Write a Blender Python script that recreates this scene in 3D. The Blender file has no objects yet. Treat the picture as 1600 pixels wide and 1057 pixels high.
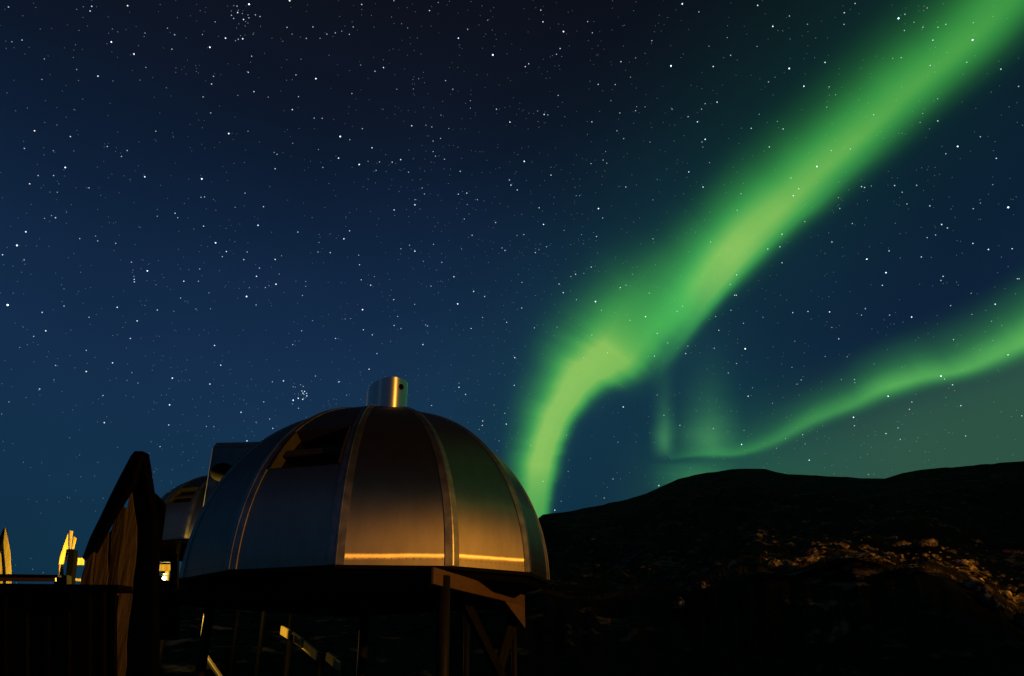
import bpy, bmesh, math, random
import numpy as np
from mathutils import Vector, Matrix

# ------------------------------------------------------------------ camera
sc = bpy.context.scene
C = sc.collection
R_ = math.radians
EYE = Vector((0, 0, 1.6))
PITCH, ROLL, FPX = 0.42201865, -0.02204277, 1067.0
_f = Vector((0, math.cos(PITCH), math.sin(PITCH)))
_u = Vector((0, -math.sin(PITCH), math.cos(PITCH)))
_r = Vector((1, 0, 0))
RIGHT = _r * math.cos(ROLL) + _u * math.sin(ROLL)
UP = _u * math.cos(ROLL) - _r * math.sin(ROLL)

cam_d = bpy.data.cameras.new('camera')
cam = bpy.data.objects.new('camera', cam_d)
C.objects.link(cam)
cam_d.sensor_width = 36
cam_d.lens = FPX / 1600 * 36
cam_d.clip_start = 0.05
cam_d.clip_end = 200000
m = Matrix((RIGHT, UP, -_f)).transposed().to_4x4()
m.translation = EYE
cam.matrix_world = m
sc.camera = cam


def ray(x, y):
    "direction in the world of a place in the photograph (1600 x 1057)"
    return (_f + RIGHT * ((x - 800) / FPX) + UP * ((528.5 - y) / FPX)).normalized()


def at(x, y, d):
    "point on that line at a horizontal distance d from the camera"
    v = ray(x, y)
    return EYE + v * (d / math.hypot(v.x, v.y))


def at_z(x, y, z):
    v = ray(x, y)
    return EYE + v * ((z - EYE.z) / v.z)


def azel(x, y):
    v = ray(x, y)
    return math.degrees(math.atan2(v.x, v.y)), math.degrees(math.asin(v.z))


# ------------------------------------------------------------------ world: night sky
world = bpy.data.worlds.new('World')
sc.world = world
world.use_nodes = True
wn, wl = world.node_tree.nodes, world.node_tree.links
wn.clear()


def lin(c):
    return tuple((v / 255 / 12.92 if v / 255 <= .04045 else ((v / 255 + .055) / 1.055) ** 2.4) for v in c)


def wmath(op, a, b=None, clamp=False):
    n = wn.new('ShaderNodeMath')
    n.operation = op
    n.use_clamp = clamp
    for i, v in enumerate((a, b)):
        if v is None:
            continue
        if isinstance(v, (int, float)):
            n.inputs[i].default_value = v
        else:
            wl.new(v, n.inputs[i])
    return n.outputs[0]


def wdot(vec_out, d):
    n = wn.new('ShaderNodeVectorMath')
    n.operation = 'DOT_PRODUCT'
    wl.new(vec_out, n.inputs[0])
    n.inputs[1].default_value = d
    return n.outputs['Value']


def wscale(col, fac):
    n = wn.new('ShaderNodeVectorMath')
    n.operation = 'SCALE'
    if isinstance(col, tuple):
        n.inputs[0].default_value = col
    else:
        wl.new(col, n.inputs[0])
    if isinstance(fac, (int, float)):
        n.inputs['Scale'].default_value = fac
    else:
        wl.new(fac, n.inputs['Scale'])
    return n.outputs[0]


def wadd(a, b):
    n = wn.new('ShaderNodeVectorMath')
    n.operation = 'ADD'
    wl.new(a, n.inputs[0])
    wl.new(b, n.inputs[1])
    return n.outputs[0]


tc = wn.new('ShaderNodeTexCoord')
D = tc.outputs['Generated']
sep = wn.new('ShaderNodeSeparateXYZ')
wl.new(D, sep.inputs[0])
elev = wmath('DIVIDE', wmath('ARCSINE', sep.outputs['Z']), math.pi / 2, True)
ramp = wn.new('ShaderNodeValToRGB')
wl.new(elev, ramp.inputs[0])
ramp.color_ramp.interpolation = 'B_SPLINE'
stops = [(0, (12, 41, 57)), (4, (14, 46, 65)), (12, (18, 49, 75)), (20, (21, 46, 76)), (28, (17, 38, 66)),
         (35, (13, 29, 52)), (42, (13, 22, 38)), (50, (15, 18, 30)), (62, (9, 10, 17)), (90, (5, 6, 10))]
el = ramp.color_ramp.elements
el[0].position, el[0].color = 0, (*lin(stops[0][1]), 1)
el[1].position, el[1].color = 1, (*lin(stops[-1][1]), 1)
for a, c in stops[1:-1]:
    e = el.new(a / 90)
    e.color = (*lin(c), 1)
# faint unevenness of the night air
nz = wn.new('ShaderNodeTexNoise')
nz.inputs['Scale'].default_value = 2.6
nz.inputs['Detail'].default_value = 4
wl.new(D, nz.inputs['Vector'])
uneven = wmath('ADD', wmath('MULTIPLY', nz.outputs[0], 0.5), 0.76)
base = wscale(ramp.outputs[0], uneven)
# the last trace of twilight
SUN_EL, SUN_AZ = -9.0, 200.0
nish = wn.new('ShaderNodeTexSky')
nish.sky_type = 'NISHITA'
nish.sun_disc = False
nish.sun_elevation = R_(SUN_EL)
nish.sun_rotation = R_(SUN_AZ)
base = wadd(base, wscale(nish.outputs[0], 0.05))
# diffuse green light either side of the auroral band and low in the north-east
nA = ray(850, 700).cross(ray(1560, 20)).normalized()      # + = upper left of the band
if nA.dot(ray(900, 200)) < 0:
    nA = -nA
dA = wdot(D, nA)
gl = wmath('EXPONENT', wmath('MULTIPLY', wmath('POWER', wmath('DIVIDE', wmath('SUBTRACT', dA, 0.05), 0.16), 2), -1))
front = wmath('MULTIPLY', wmath('ADD', wdot(D, ray(1420, 120)), -0.62), 2.8, True)
base = wadd(base, wscale((0.0022, 0.024, 0.014), wmath('MULTIPLY', gl, front)))
# the sky is a little darker towards the aurora than on the open side
side = wmath('MULTIPLY', wmath('ADD', wdot(D, _r), 0.10), 2.2, True)
base = wscale(base, wmath('SUBTRACT', 1.0, wmath('MULTIPLY', side, 0.36)))
# green veil under the low arc
nB = ray(1150, 722).cross(ray(1600, 560)).normalized()
if nB.dot(ray(1560, 700)) < 0:
    nB = -nB
under = wn.new('ShaderNodeMapRange')
under.interpolation_type = 'SMOOTHSTEP'
under.inputs['From Min'].default_value = -0.10
under.inputs['From Max'].default_value = 0.05
wl.new(wdot(D, nB), under.inputs[0])
veil = wmath('MULTIPLY', under.outputs[0], wmath('MULTIPLY', wmath('SUBTRACT', wdot(D, _r), 0.10), 2.6, True))
base = wadd(base, wscale((0.022, 0.068, 0.016), veil))
low2 = wmath('POWER', wmath('MAXIMUM', wdot(D, ray(1150, 730)), 0), 160)
base = wadd(base, wscale((0.001, 0.026, 0.006), low2))
bg = wn.new('ShaderNodeBackground')
wl.new(base, bg.inputs['Color'])
bg.inputs['Strength'].default_value = 1.0
wo = wn.new('ShaderNodeOutputWorld')
wl.new(bg.outputs[0], wo.inputs['Surface'])

# the sun is far below the horizon: a trace of sky light is all that is left of it
sun_d = bpy.data.lights.new('sun', 'SUN')
sun_d.energy = 0.004
sun_d.angle = R_(12)
sun_d.color = (0.75, 0.85, 1.0)
sun = bpy.data.objects.new('sun', sun_d)
C.objects.link(sun)
sun.rotation_euler = (R_(55), 0, R_(-35))

vs = sc.view_settings
vs.view_transform = 'Standard'
vs.look = 'None'
vs.exposure = 0
vs.gamma = 1
vs.use_curve_mapping = False
sc.render.engine = 'CYCLES'
sc.cycles.use_denoising = True
sc.cycles.transparent_max_bounces = 16
sc.cycles.max_bounces = 6
sc.cycles.sample_clamp_indirect = 4
sc.cycles.caustics_reflective = False
sc.cycles.caustics_refractive = False

# ------------------------------------------------------------------ helpers
rng = random.Random(7)


def obj(name, me, mat=None, parent=None):
    if isinstance(me, bmesh.types.BMesh):
        b = me
        bmesh.ops.recalc_face_normals(b, faces=b.faces)
        me = bpy.data.meshes.new(name)
        b.to_mesh(me)
        b.free()
    o = bpy.data.objects.new(name, me)
    C.objects.link(o)
    if mat is not None and not me.materials:
        me.materials.append(mat)
    if parent is not None:
        o.parent = parent
    return o


def thing(name, label, cat, loc=(0, 0, 0), rz=0, group=None):
    o = bpy.data.objects.new(name, None)
    C.objects.link(o)
    o.location = loc
    o.rotation_euler = (0, 0, rz)
    o.empty_display_size = .2
    return tag(o, label, cat, group)


def tag(o, label, cat, group=None, kind=None):
    o['label'] = label
    o['category'] = cat
    if group:
        o['group'] = group
    if kind:
        o['kind'] = kind
    return o


def rel(o, parent):
    "parent a mesh made in world coordinates without moving it"
    o.parent = parent
    o.matrix_parent_inverse = (Matrix.Translation(parent.location) @ parent.rotation_euler.to_matrix().to_4x4()).inverted()
    return o


def hexa(bm, c8):
    v = [bm.verts.new(p) for p in c8]
    for f in ((0, 3, 2, 1), (4, 5, 6, 7), (0, 1, 5, 4), (1, 2, 6, 5), (2, 3, 7, 6), (3, 0, 4, 7)):
        bm.faces.new([v[i] for i in f])
    return v


def beam(p, q, w, h, up=Vector((0, 0, 1)), bev=0.006):
    "square timber from p to q, w wide, h deep"
    p, q = Vector(p), Vector(q)
    d = (q - p).normalized()
    s = d.cross(up)
    if s.length < 1e-3:
        s = Vector((1, 0, 0))
    s.normalize()
    t = s.cross(d).normalized()
    bm = bmesh.new()
    hexa(bm, [e + s * a * w / 2 + t * b * h / 2 for e in (p, q) for a, b in ((-1, -1), (1, -1), (1, 1), (-1, 1))])
    if bev:
        bmesh.ops.bevel(bm, geom=list(bm.edges), offset=bev, segments=1, affect='EDGES')
    return bm


def tube(p, q, r0, r1=None, n=20, caps=True):
    r1 = r0 if r1 is None else r1
    p, q = Vector(p), Vector(q)
    d = (q - p).normalized()
    s = d.cross(Vector((0, 0, 1)))
    if s.length < 1e-3:
        s = Vector((1, 0, 0))
    s.normalize()
    t = d.cross(s)
    bm = bmesh.new()
    a = [bm.verts.new(p + (s * math.cos(2 * math.pi * k / n) + t * math.sin(2 * math.pi * k / n)) * r0) for k in range(n)]
    b = [bm.verts.new(q + (s * math.cos(2 * math.pi * k / n) + t * math.sin(2 * math.pi * k / n)) * r1) for k in range(n)]
    for k in range(n):
        f = bm.faces.new((a[k], a[(k + 1) % n], b[(k + 1) % n], b[k]))
        f.smooth = True
    if caps:
        bm.faces.new(a)
        bm.faces.new(b)
    return bm


def slab(px, d, yaw=0.0, thick=0.04, jag=0.0, bev=0.004, seg=0.12):
    """board standing upright: the outline px lies in a vertical plane d metres out, turned by yaw
    (0 = square to the view axis), and is thick metres deep; jag roughens sawn edges"""
    cx = sum(p[0] for p in px) / len(px)
    cy = sum(p[1] for p in px) / len(px)
    o = at(cx, cy, d)
    n = Vector((math.sin(yaw), -math.cos(yaw), 0))
    pts = []
    for x, y in px:
        v = ray(x, y)
        pts.append(EYE + v * ((o - EYE).dot(n) / v.dot(n)))
    if jag:
        q = []
        for i, a in enumerate(pts):
            b = pts[(i + 1) % len(pts)]
            L = (b - a).length
            k = max(1, int(L / seg))
            for j in range(k):
                e = a.lerp(b, j / k)
                if j:
                    side = (b - a).cross(n).normalized()
                    e = e + side * rng.uniform(-jag, jag)
                q.append(e)
        pts = q
    bm = bmesh.new()
    f = [bm.verts.new(p) for p in pts]
    b = [bm.verts.new(p - n * thick) for p in pts]
    bm.faces.new(f)
    bm.faces.new(b[::-1])
    k = len(pts)
    for i in range(k):
        bm.faces.new((f[i], b[i], b[(i + 1) % k], f[(i + 1) % k]))
    bmesh.ops.recalc_face_normals(bm, faces=bm.faces)
    if bev:
        ed = [e for e in bm.edges if abs((e.verts[0].co - e.verts[1].co).dot(n)) < 1e-5]
        bmesh.ops.bevel(bm, geom=ed, offset=bev, segments=1, affect='EDGES')
    return bm


# ------------------------------------------------------------------ materials
def mat(name):
    mm = bpy.data.materials.new(name)
    mm.use_nodes = True
    nt = mm.node_tree
    return mm, nt.nodes, nt.links, nt.nodes['Principled BSDF']


def ramp_node(n, stops, interp='LINEAR'):
    r = n.new('ShaderNodeValToRGB')
    r.color_ramp.interpolation = interp
    e = r.color_ramp.elements
    e[0].position, e[0].color = stops[0][0], (*stops[0][1], 1)
    e[1].position, e[1].color = stops[-1][0], (*stops[-1][1], 1)
    for p, c in stops[1:-1]:
        k = e.new(p)
        k.color = (*c, 1)
    return r


def wood(name, lo, hi, rough=0.8, scale=1.0, grain=(9, 9, .7), bump=0.5, spec=.2):
    mm, n, l, b = mat(name)
    tcn = n.new('ShaderNodeTexCoord')
    mp = n.new('ShaderNodeMapping')
    mp.inputs['Scale'].default_value = [g * scale for g in grain]
    l.new(tcn.outputs['Object'], mp.inputs[0])
    no = n.new('ShaderNodeTexNoise')
    no.inputs['Scale'].default_value = 2.2
    no.inputs['Detail'].default_value = 8
    no.inputs['Roughness'].default_value = .65
    no.inputs['Distortion'].default_value = .7
    l.new(mp.outputs[0], no.inputs['Vector'])
    cr = ramp_node(n, [(.3, lo), (.52, tuple((a + c) / 2 for a, c in zip(lo, hi))), (.72, hi)])
    l.new(no.outputs[0], cr.inputs[0])
    oi = n.new('ShaderNodeObjectInfo')
    vr_ = n.new('ShaderNodeMapRange')
    vr_.inputs['To Min'].default_value = .45
    vr_.inputs['To Max'].default_value = 1.25
    l.new(oi.outputs['Random'], vr_.inputs[0])
    vm = n.new('ShaderNodeVectorMath')
    vm.operation = 'SCALE'
    l.new(cr.outputs[0], vm.inputs[0])
    l.new(vr_.outputs[0], vm.inputs['Scale'])
    l.new(vm.outputs[0], b.inputs['Base Color'])
    b.inputs['Roughness'].default_value = rough
    b.inputs['Specular IOR Level'].default_value = spec
    bp = n.new('ShaderNodeBump')
    bp.inputs['Strength'].default_value = bump
    bp.inputs['Distance'].default_value = .012
    l.new(no.outputs[0], bp.inputs['Height'])
    l.new(bp.outputs[0], b.inputs['Normal'])
    return mm


M = {}
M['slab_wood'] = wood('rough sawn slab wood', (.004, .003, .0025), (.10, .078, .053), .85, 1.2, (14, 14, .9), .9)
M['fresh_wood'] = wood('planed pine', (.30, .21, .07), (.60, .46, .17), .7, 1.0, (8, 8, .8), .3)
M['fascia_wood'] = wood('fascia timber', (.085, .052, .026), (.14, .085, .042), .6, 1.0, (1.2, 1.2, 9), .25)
M['brace_wood'] = wood('grey brace timber', (.006, .0055, .005), (.015, .0135, .012), .85, 1.0, (9, 9, .8), .3, .05)
M['shade_black_wood'] = wood('shade-blackened timber', (.0012, .0012, .0012), (.004, .0036, .0032), .9, 1.0, (9, 9, .8), .35, .03)  # near-black colour stands in for timber lying in shade
M['shaded_fascia'] = wood('fascia timber darkened for shade', (.006, .005, .0045), (.018, .014, .011), .9, 1.0, (9, 9, .8), .35, .03)  # fascia timber again, shade of the unlit sides put into its colour


def metal_sheet():
    mm, n, l, b = mat('brushed steel sheet')
    out = n['Material Output']
    n.remove(b)
    tg = n.new('ShaderNodeTangent')
    tg.direction_type = 'UV_MAP'
    tg.uv_map = 'UVMap'
    tcn = n.new('ShaderNodeTexCoord')
    # slow buckling of the sheet
    mp = n.new('ShaderNodeMapping')
    mp.inputs['Scale'].default_value = (1, 1, 1.3)
    l.new(tcn.outputs['Object'], mp.inputs[0])
    nb = n.new('ShaderNodeTexNoise')
    nb.inputs['Scale'].default_value = 1.5
    nb.inputs['Detail'].default_value = 1.5
    l.new(mp.outputs[0], nb.inputs['Vector'])
    bp = n.new('ShaderNodeBump')
    bp.inputs['Strength'].default_value = .09
    bp.inputs['Distance'].default_value = .012
    l.new(nb.outputs[0], bp.inputs['Height'])
    # smears and dust
    ns = n.new('ShaderNodeTexNoise')
    ns.inputs['Scale'].default_value = 3.5
    ns.inputs['Detail'].default_value = 7
    ns.inputs['Roughness'].default_value = .7
    mp2 = n.new('ShaderNodeMapping')
    mp2.inputs['Scale'].default_value = (1.5, 1.5, .5)
    l.new(tcn.outputs['Object'], mp2.inputs[0])
    l.new(mp2.outputs[0], ns.inputs['Vector'])
    col = ramp_node(n, [(.3, (.245, .225, .195)), (.75, (.325, .30, .26))])
    l.new(ns.outputs[0], col.inputs[0])
    rr = n.new('ShaderNodeMapRange')
    rr.inputs['To Min'].default_value = .17
    rr.inputs['To Max'].default_value = .23
    l.new(ns.outputs[0], rr.inputs[0])
    g1 = n.new('ShaderNodeBsdfAnisotropic')
    g1.distribution = 'BECKMANN'
    g1.inputs['Anisotropy'].default_value = .905
    l.new(rr.outputs[0], g1.inputs['Roughness'])
    g2 = n.new('ShaderNodeBsdfAnisotropic')
    g2.distribution = 'BECKMANN'
    g2.inputs['Roughness'].default_value = .48
    g2.inputs['Anisotropy'].default_value = .2
    for g in (g1, g2):
        l.new(col.outputs[0], g.inputs['Color'])
        g.inputs['Rotation'].default_value = .25
        l.new(tg.outputs[0], g.inputs['Tangent'])
        l.new(bp.outputs[0], g.inputs['Normal'])
    mx = n.new('ShaderNodeMixShader')
    mx.inputs[0].default_value = .87
    l.new(g1.outputs[0], mx.inputs[1])
    l.new(g2.outputs[0], mx.inputs[2])
    # film of dust
    df = n.new('ShaderNodeBsdfDiffuse')
    df.inputs['Color'].default_value = (.16, .15, .14, 1)
    mx2 = n.new('ShaderNodeMixShader')
    mx2.inputs[0].default_value = .05
    l.new(mx.outputs[0], mx2.inputs[1])
    l.new(df.outputs[0], mx2.inputs[2])
    l.new(mx2.outputs[0], out.inputs['Surface'])
    return mm


M['sheet'] = metal_sheet()


def simple(name, col, rough, metal=0.0, spec=.5, noise=0.0):
    mm, n, l, b = mat(name)
    b.inputs['Base Color'].default_value = (*col, 1)
    b.inputs['Roughness'].default_value = rough
    b.inputs['Metallic'].default_value = metal
    b.inputs['Specular IOR Level'].default_value = spec
    if noise:
        tcn = n.new('ShaderNodeTexCoord')
        no = n.new('ShaderNodeTexNoise')
        no.inputs['Scale'].default_value = 6
        no.inputs['Detail'].default_value = 6
        l.new(tcn.outputs['Object'], no.inputs['Vector'])
        mr = n.new('ShaderNodeMapRange')
        mr.inputs['To Min'].default_value = max(.02, rough - noise)
        mr.inputs['To Max'].default_value = rough + noise
        l.new(no.outputs[0], mr.inputs[0])
        l.new(mr.outputs[0], b.inputs['Roughness'])
        cr = ramp_node(n, [(.3, tuple(c * .7 for c in col)), (.7, tuple(min(1, c * 1.2) for c in col))])
        l.new(no.outputs[0], cr.inputs[0])
        l.new(cr.outputs[0], b.inputs['Base Color'])
    return mm


M['trim'] = simple('satin steel trim', (.29, .285, .275), .42, 1.0, noise=.06)
M['pipe'], _n, _l, _b = mat('turned steel pipe')
_b.inputs['Base Color'].default_value = (.86, .84, .78, 1)
_b.inputs['Metallic'].default_value = 1
_b.inputs['Roughness'].default_value = .33
_b.inputs['Anisotropic'].default_value = .8
_tv = _n.new('ShaderNodeCombineXYZ')
_tv.inputs[2].default_value = 1
_l.new(_tv.outputs[0], _b.inputs['Tangent'])
M['pane'] = simple('dark window glass', (.004, .004, .005), .05, 0, .4)
M['window_metal'] = simple('window frame metal', (.03, .028, .025), .6, .3, noise=.06)
M['rivet'] = simple('dull rivet heads', (.05, .045, .04), .5, 1.0)
M['rubber'] = simple('black rubber seal', (.004, .004, .004), .8, 0, .04)
M['pile'] = simple('painted steel pile', (.007, .006, .005), .6, .0, .12, noise=.06)
M['cladding'] = simple('grey porch cladding', (.20, .22, .25), .4, .3, .5, noise=.1)
M['lamp_metal'] = simple('galvanised lamp metal', (.25, .25, .25), .45, .8, noise=.08)


def emit(name, col, strength, sampling=True):
    mm, n, l, b = mat(name)
    b.inputs['Base Color'].default_value = (.8, .8, .8, 1)
    b.inputs['Emission Color'].default_value = (*col, 1)
    b.inputs['Emission Strength'].default_value = strength
    if not sampling:
        mm.cycles.emission_sampling = 'NONE'
    return mm


# ------------------------------------------------------------------ ground and hills
def vnoise(x, y, seed):
    xi, yi = np.floor(x).astype(np.int64), np.floor(y).astype(np.int64)
    xf, yf = x - xi, y - yi

    def h(a, b):
        n = (a * 374761393 + b * 668265263 + seed * 1442695041) & 0xffffffff
        n = ((n ^ (n >> 13)) * 1274126177) & 0xffffffff
        return ((n ^ (n >> 16)) & 0xffff) / 65535.0
    ux, uy = xf * xf * (3 - 2 * xf), yf * yf * (3 - 2 * yf)
    return (h(xi, yi) * (1 - ux) + h(xi + 1, yi) * ux) * (1 - uy) + (h(xi, yi + 1) * (1 - ux) + h(xi + 1, yi + 1) * ux) * uy - .5


def fbm(x, y, seed=1, oct=5, gain=.5):
    s, a = 0, 1.0
    for k in range(oct):
        s = s + a * vnoise(x * 2 ** k, y * 2 ** k, seed + k)
        a *= gain
    return s


SKY_PX = [(848, 805), (870, 802), (900, 797), (930, 791), (960, 783), (990, 777), (1010, 771), (1035, 758), (1060, 748), (1085, 742),
          (1110, 738), (1140, 734), (1165, 732.5), (1195, 733), (1212, 738), (1230, 741), (1260, 742), (1290, 743), (1320, 745), (1350, 747.5),
          (1383, 748), (1395, 744), (1410, 739), (1440, 734), (1470, 731), (1500, 728), (1530, 725), (1565, 723), (1600, 721)]
EDGE_PX = [(848, 930), (950, 938), (1040, 932), (1090, 915), (1130, 905), (1190, 893), (1235, 899), (1290, 890), (1330, 884), (1400, 889),
           (1470, 896), (1505, 912), (1545, 934), (1580, 962), (1600, 975)]
sk = [azel(*p) for p in SKY_PX]
ed = [azel(*p) for p in EDGE_PX]
SK_AZ = [-180, -60, -32.5, -29.5, -12, -4] + [a for a, e in sk] + [48, 70, 100, 140, 180]
SK_EL = [.3, .3, 1.5, 4.9, 5.0, 5.6] + [e for a, e in sk] + [12.8, 13.0, 8, 1.0, .3]
ED_AZ = [-180, -36, -27, -8] + [a for a, e in ed] + [44, 60, 100, 140, 180]
ED_EL = [-2, -2, 1.5, 1.0] + [e for a, e in ed] + [1.2, 2.5, 2.0, -.5, -2]
RB, RT = 32.0, 45.0


def height(az, r):
    az, r = np.asarray(az, float), np.asarray(r, float)
    es = np.interp(az, SK_AZ, SK_EL)
    ee = np.interp(az, ED_AZ, ED_EL)
    x, y = r * np.sin(np.radians(az)), r * np.cos(np.radians(az))
    wob = 2.2 * fbm(x * .09, y * .09, 31, 3)
    rt = RT + wob
    rb = RB + wob
    zt = 1.6 + RT * np.tan(np.radians(ee))
    # terrace then long slope
    k = np.clip(np.log(np.maximum(r, rt) / rt) / np.log(430 / RT), 0, 1)
    s = np.interp(k, [0, .12, .28, .45, .62, .8, 1], [0, .05, .16, .36, .60, .84, 1.0])
    zs = 1.6 + np.minimum(r, 430) * np.tan(np.radians(ee + (es - ee) * s))
    fall = np.clip((r - 430) / 2600, 0, 1)
    zs = zs * (1 - fall) ** 1.5
    q = np.clip((r - rb) / (rt - rb), 0, 1)
    cl = q ** 1.1
    z0 = .12 * fbm(x * .3, y * .3, 5, 4)
    hill = np.clip((zt) / 2.0, 0, 1)
    rough = np.where(r > rt, .035 * np.minimum(r, 240) ** .95 * fbm(x * 22 / (r + 40), y * 22 / (r + 40), 11, 6, .55)
                     * np.clip((r - rt) / 5, .45, 1), 0)
    rough = rough * np.clip((430 - r) / 260, .06, 1)
    z = np.where(r <= rb, z0, np.where(r < rt, z0 * (1 - cl) + zt * cl, zs + rough))
    gul = (fbm(np.degrees(np.arctan2(x, y)) * 1.6, r * .08, 71, 4) * .45) * np.sin(np.pi * np.clip(q, 0, 1)) * hill
    z = np.where((r > rb) & (r < rt), z + gul, z)
    return z


def ground_xyz(az, r):
    return Vector((r * math.sin(R_(az)), r * math.cos(R_(az)), float(height(az, r))))


def hit(x, y, rmin=28, rmax=500):
    "where the line through a place in the photograph meets the terrain"
    a, e = azel(x, y)
    rr = np.concatenate([np.arange(rmin, 80, .1), np.arange(80, rmax, .5)])
    z = height(np.full_like(rr, a), rr)
    below = np.where(1.6 + rr * math.tan(R_(e)) <= z)[0]
    i = below[0] if len(below) else len(rr) - 1
    return Vector((rr[i] * math.sin(R_(a)), rr[i] * math.cos(R_(a)), float(z[i])))


azs = np.unique(np.concatenate([np.arange(-180, -12, 4.0), np.arange(-12, 0, 1.0), np.arange(0, 52, .2), np.arange(52, 72, 1.0), np.arange(72, 180, 4.0)]))
rs = np.concatenate([[.5, 3, 6, 10, 14, 18, 22, 26, 29], np.arange(31, 35, .8), np.arange(35, 47, .28), 47 * 1.016 ** np.arange(0, 150),
                     [560, 640, 760, 900, 1100, 1400, 1800, 2400, 3200, 6000, 20000]])
AA, RR = np.meshgrid(azs, rs, indexing='ij')
ZZ = height(AA, RR)
ZZ[:, -3:] = -2.0
XX, YY = RR * np.sin(np.radians(AA)), RR * np.cos(np.radians(AA))


def terrain_mesh(name, keep):
    na, nr = AA.shape
    idx = -np.ones((na, nr), int)
    verts, faces = [], []

    def vi(i, j):
        if idx[i, j] < 0:
            idx[i, j] = len(verts)
            verts.append((XX[i, j], YY[i, j], ZZ[i, j]))
        return idx[i, j]
    for i in range(na):
        i2 = (i + 1) % na
        for j in range(nr - 1):
            if keep(AA[i, j], RR[i, j]):
                faces.append((vi(i, j), vi(i, j + 1), vi(i2, j + 1), vi(i2, j)))
    if keep(0, RR[0, 0]):
        faces.append([vi(i, 0) for i in range(na)])
    me = bpy.data.meshes.new(name)
    me.from_pydata(verts, [], faces)
    me.polygons.foreach_set('use_smooth', [True] * len(faces))
    me.update()
    return me


def terrain_mat():
    mm, n, l, b = mat('heath, turf and lichen rock')
    geo = n.new('ShaderNodeNewGeometry')
    pos = geo.outputs['Position']
    n1 = n.new('ShaderNodeTexNoise')
    n1.inputs['Scale'].default_value = .55
    n1.inputs['Detail'].default_value = 9
    n1.inputs['Roughness'].default_value = .62
    mp0 = n.new('ShaderNodeMapping')
    mp0.inputs['Scale'].default_value = (1, 1, 2.4)
    l.new(pos, mp0.inputs[0])
    l.new(mp0.outputs[0], n1.inputs['Vector'])
    n2 = n.new('ShaderNodeTexNoise')
    n2.inputs['Scale'].default_value = .07
    n2.inputs['Detail'].default_value = 6
    n2.inputs['Roughness'].default_value = .6
    l.new(pos, n2.inputs['Vector'])
    heath = ramp_node(n, [(.42, (.0008, .0007, .0006)), (.60, (.0022, .0017, .0012)), (.70, (.008, .006, .004))])
    l.new(n1.outputs[0], heath.inputs[0])
    # bare rock and dry grass where two noises meet
    ad = n.new('ShaderNodeMath')
    ad.operation = 'MULTIPLY_ADD'
    l.new(n2.outputs[0], ad.inputs[0])
    ad.inputs[1].default_value = .75
    l.new(n1.outputs[0], ad.inputs[2])
    rockf = n.new('ShaderNodeMapRange')
    rockf.inputs['From Min'].default_value = .98
    rockf.inputs['From Max'].default_value = 1.10
    l.new(ad.outputs[0], rockf.inputs[0])
    mix = n.new('ShaderNodeMix')
    mix.data_type = 'RGBA'
    l.new(rockf.outputs[0], mix.inputs[0])
    l.new(heath.outputs[0], mix.inputs[6])
    mix.inputs[7].default_value = (.20, .16, .12, 1)
    # streaks running down the steep bank
    mp = n.new('ShaderNodeMapping')
    mp.inputs['Scale'].default_value = (1.1, 1.1, .10)
    l.new(pos, mp.inputs[0])
    n3 = n.new('ShaderNodeTexNoise')
    n3.inputs['Scale'].default_value = 1.0
    n3.inputs['Detail'].default_value = 6
    l.new(mp.outputs[0], n3.inputs['Vector'])
    st = n.new('ShaderNodeMapRange')
    st.inputs['From Min'].default_value = .54
    st.inputs['From Max'].default_value = .72
    l.new(n3.outputs[0], st.inputs[0])
    sepn = n.new('ShaderNodeSeparateXYZ')
    l.new(geo.outputs['True Normal'], sepn.inputs[0])
    steep = n.new('ShaderNodeMapRange')
    steep.inputs['From Min'].default_value = .93
    steep.inputs['From Max'].default_value = .80
    l.new(sepn.outputs[2], steep.inputs[0])
    mu = n.new('ShaderNodeMath')
    mu.operation = 'MULTIPLY'
    l.new(st.outputs[0], mu.inputs[0])
    l.new(steep.outputs[0], mu.inputs[1])
    mix2 = n.new('ShaderNodeMix')
    mix2.data_type = 'RGBA'
    l.new(mu.outputs[0], mix2.inputs[0])
    l.new(mix.outputs[2], mix2.inputs[6])
    mix2.inputs[7].default_value = (.016, .017, .02, 1)
    l.new(mix2.outputs[2], b.inputs['Base Color'])
    b.inputs['Roughness'].default_value = .9
    b.inputs['Specular IOR Level'].default_value = .04
    bp = n.new('ShaderNodeBump')
    bp.inputs['Strength'].default_value = 1.0
    bp.inputs['Distance'].default_value = .9
    l.new(n1.outputs[0], bp.inputs['Height'])
    l.new(bp.outputs[0], b.inputs['Normal'])
    return mm


M['terrain'] = terrain_mat()
is_hill = lambda a, r: (-10 <= a <= 130) and 35 <= r < 3200
o = obj('ground', terrain_mesh('ground', lambda a, r: not is_hill(a, r)), M['terrain'])
o['kind'] = 'structure'
o['label'] = 'dark flat ground under and around the domes'
o = obj('hills', terrain_mesh('hills', is_hill), M['terrain'])
o['kind'] = 'structure'
o['label'] = 'dark rounded hills rising behind a rocky bank'

# ------------------------------------------------------------------ steel domes
AZ0, DIST0, OFF0, RIM0 = -0.19815049, 11.67686473, 0.09871723, 2.51415775
DR, DH, EX = 2.8, 2.80, 0.95
STEP = math.pi / 6


def prof(t, off=0.0):
    c, s = max(0.0, math.cos(t)), max(0.0, math.sin(t))
    r, z = DR * c ** EX, DH * s ** EX
    if off:
        nx, nz_ = c * DH, s * DR
        L = math.hypot(nx, nz_)
        r, z = r + off * nx / L, z + off * nz_ / L
    return r, z


def seam_pt(ph, t, off=0.0):
    r, z = prof(t, off)
    return Vector((r * math.cos(ph), r * math.sin(ph), z))


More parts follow.
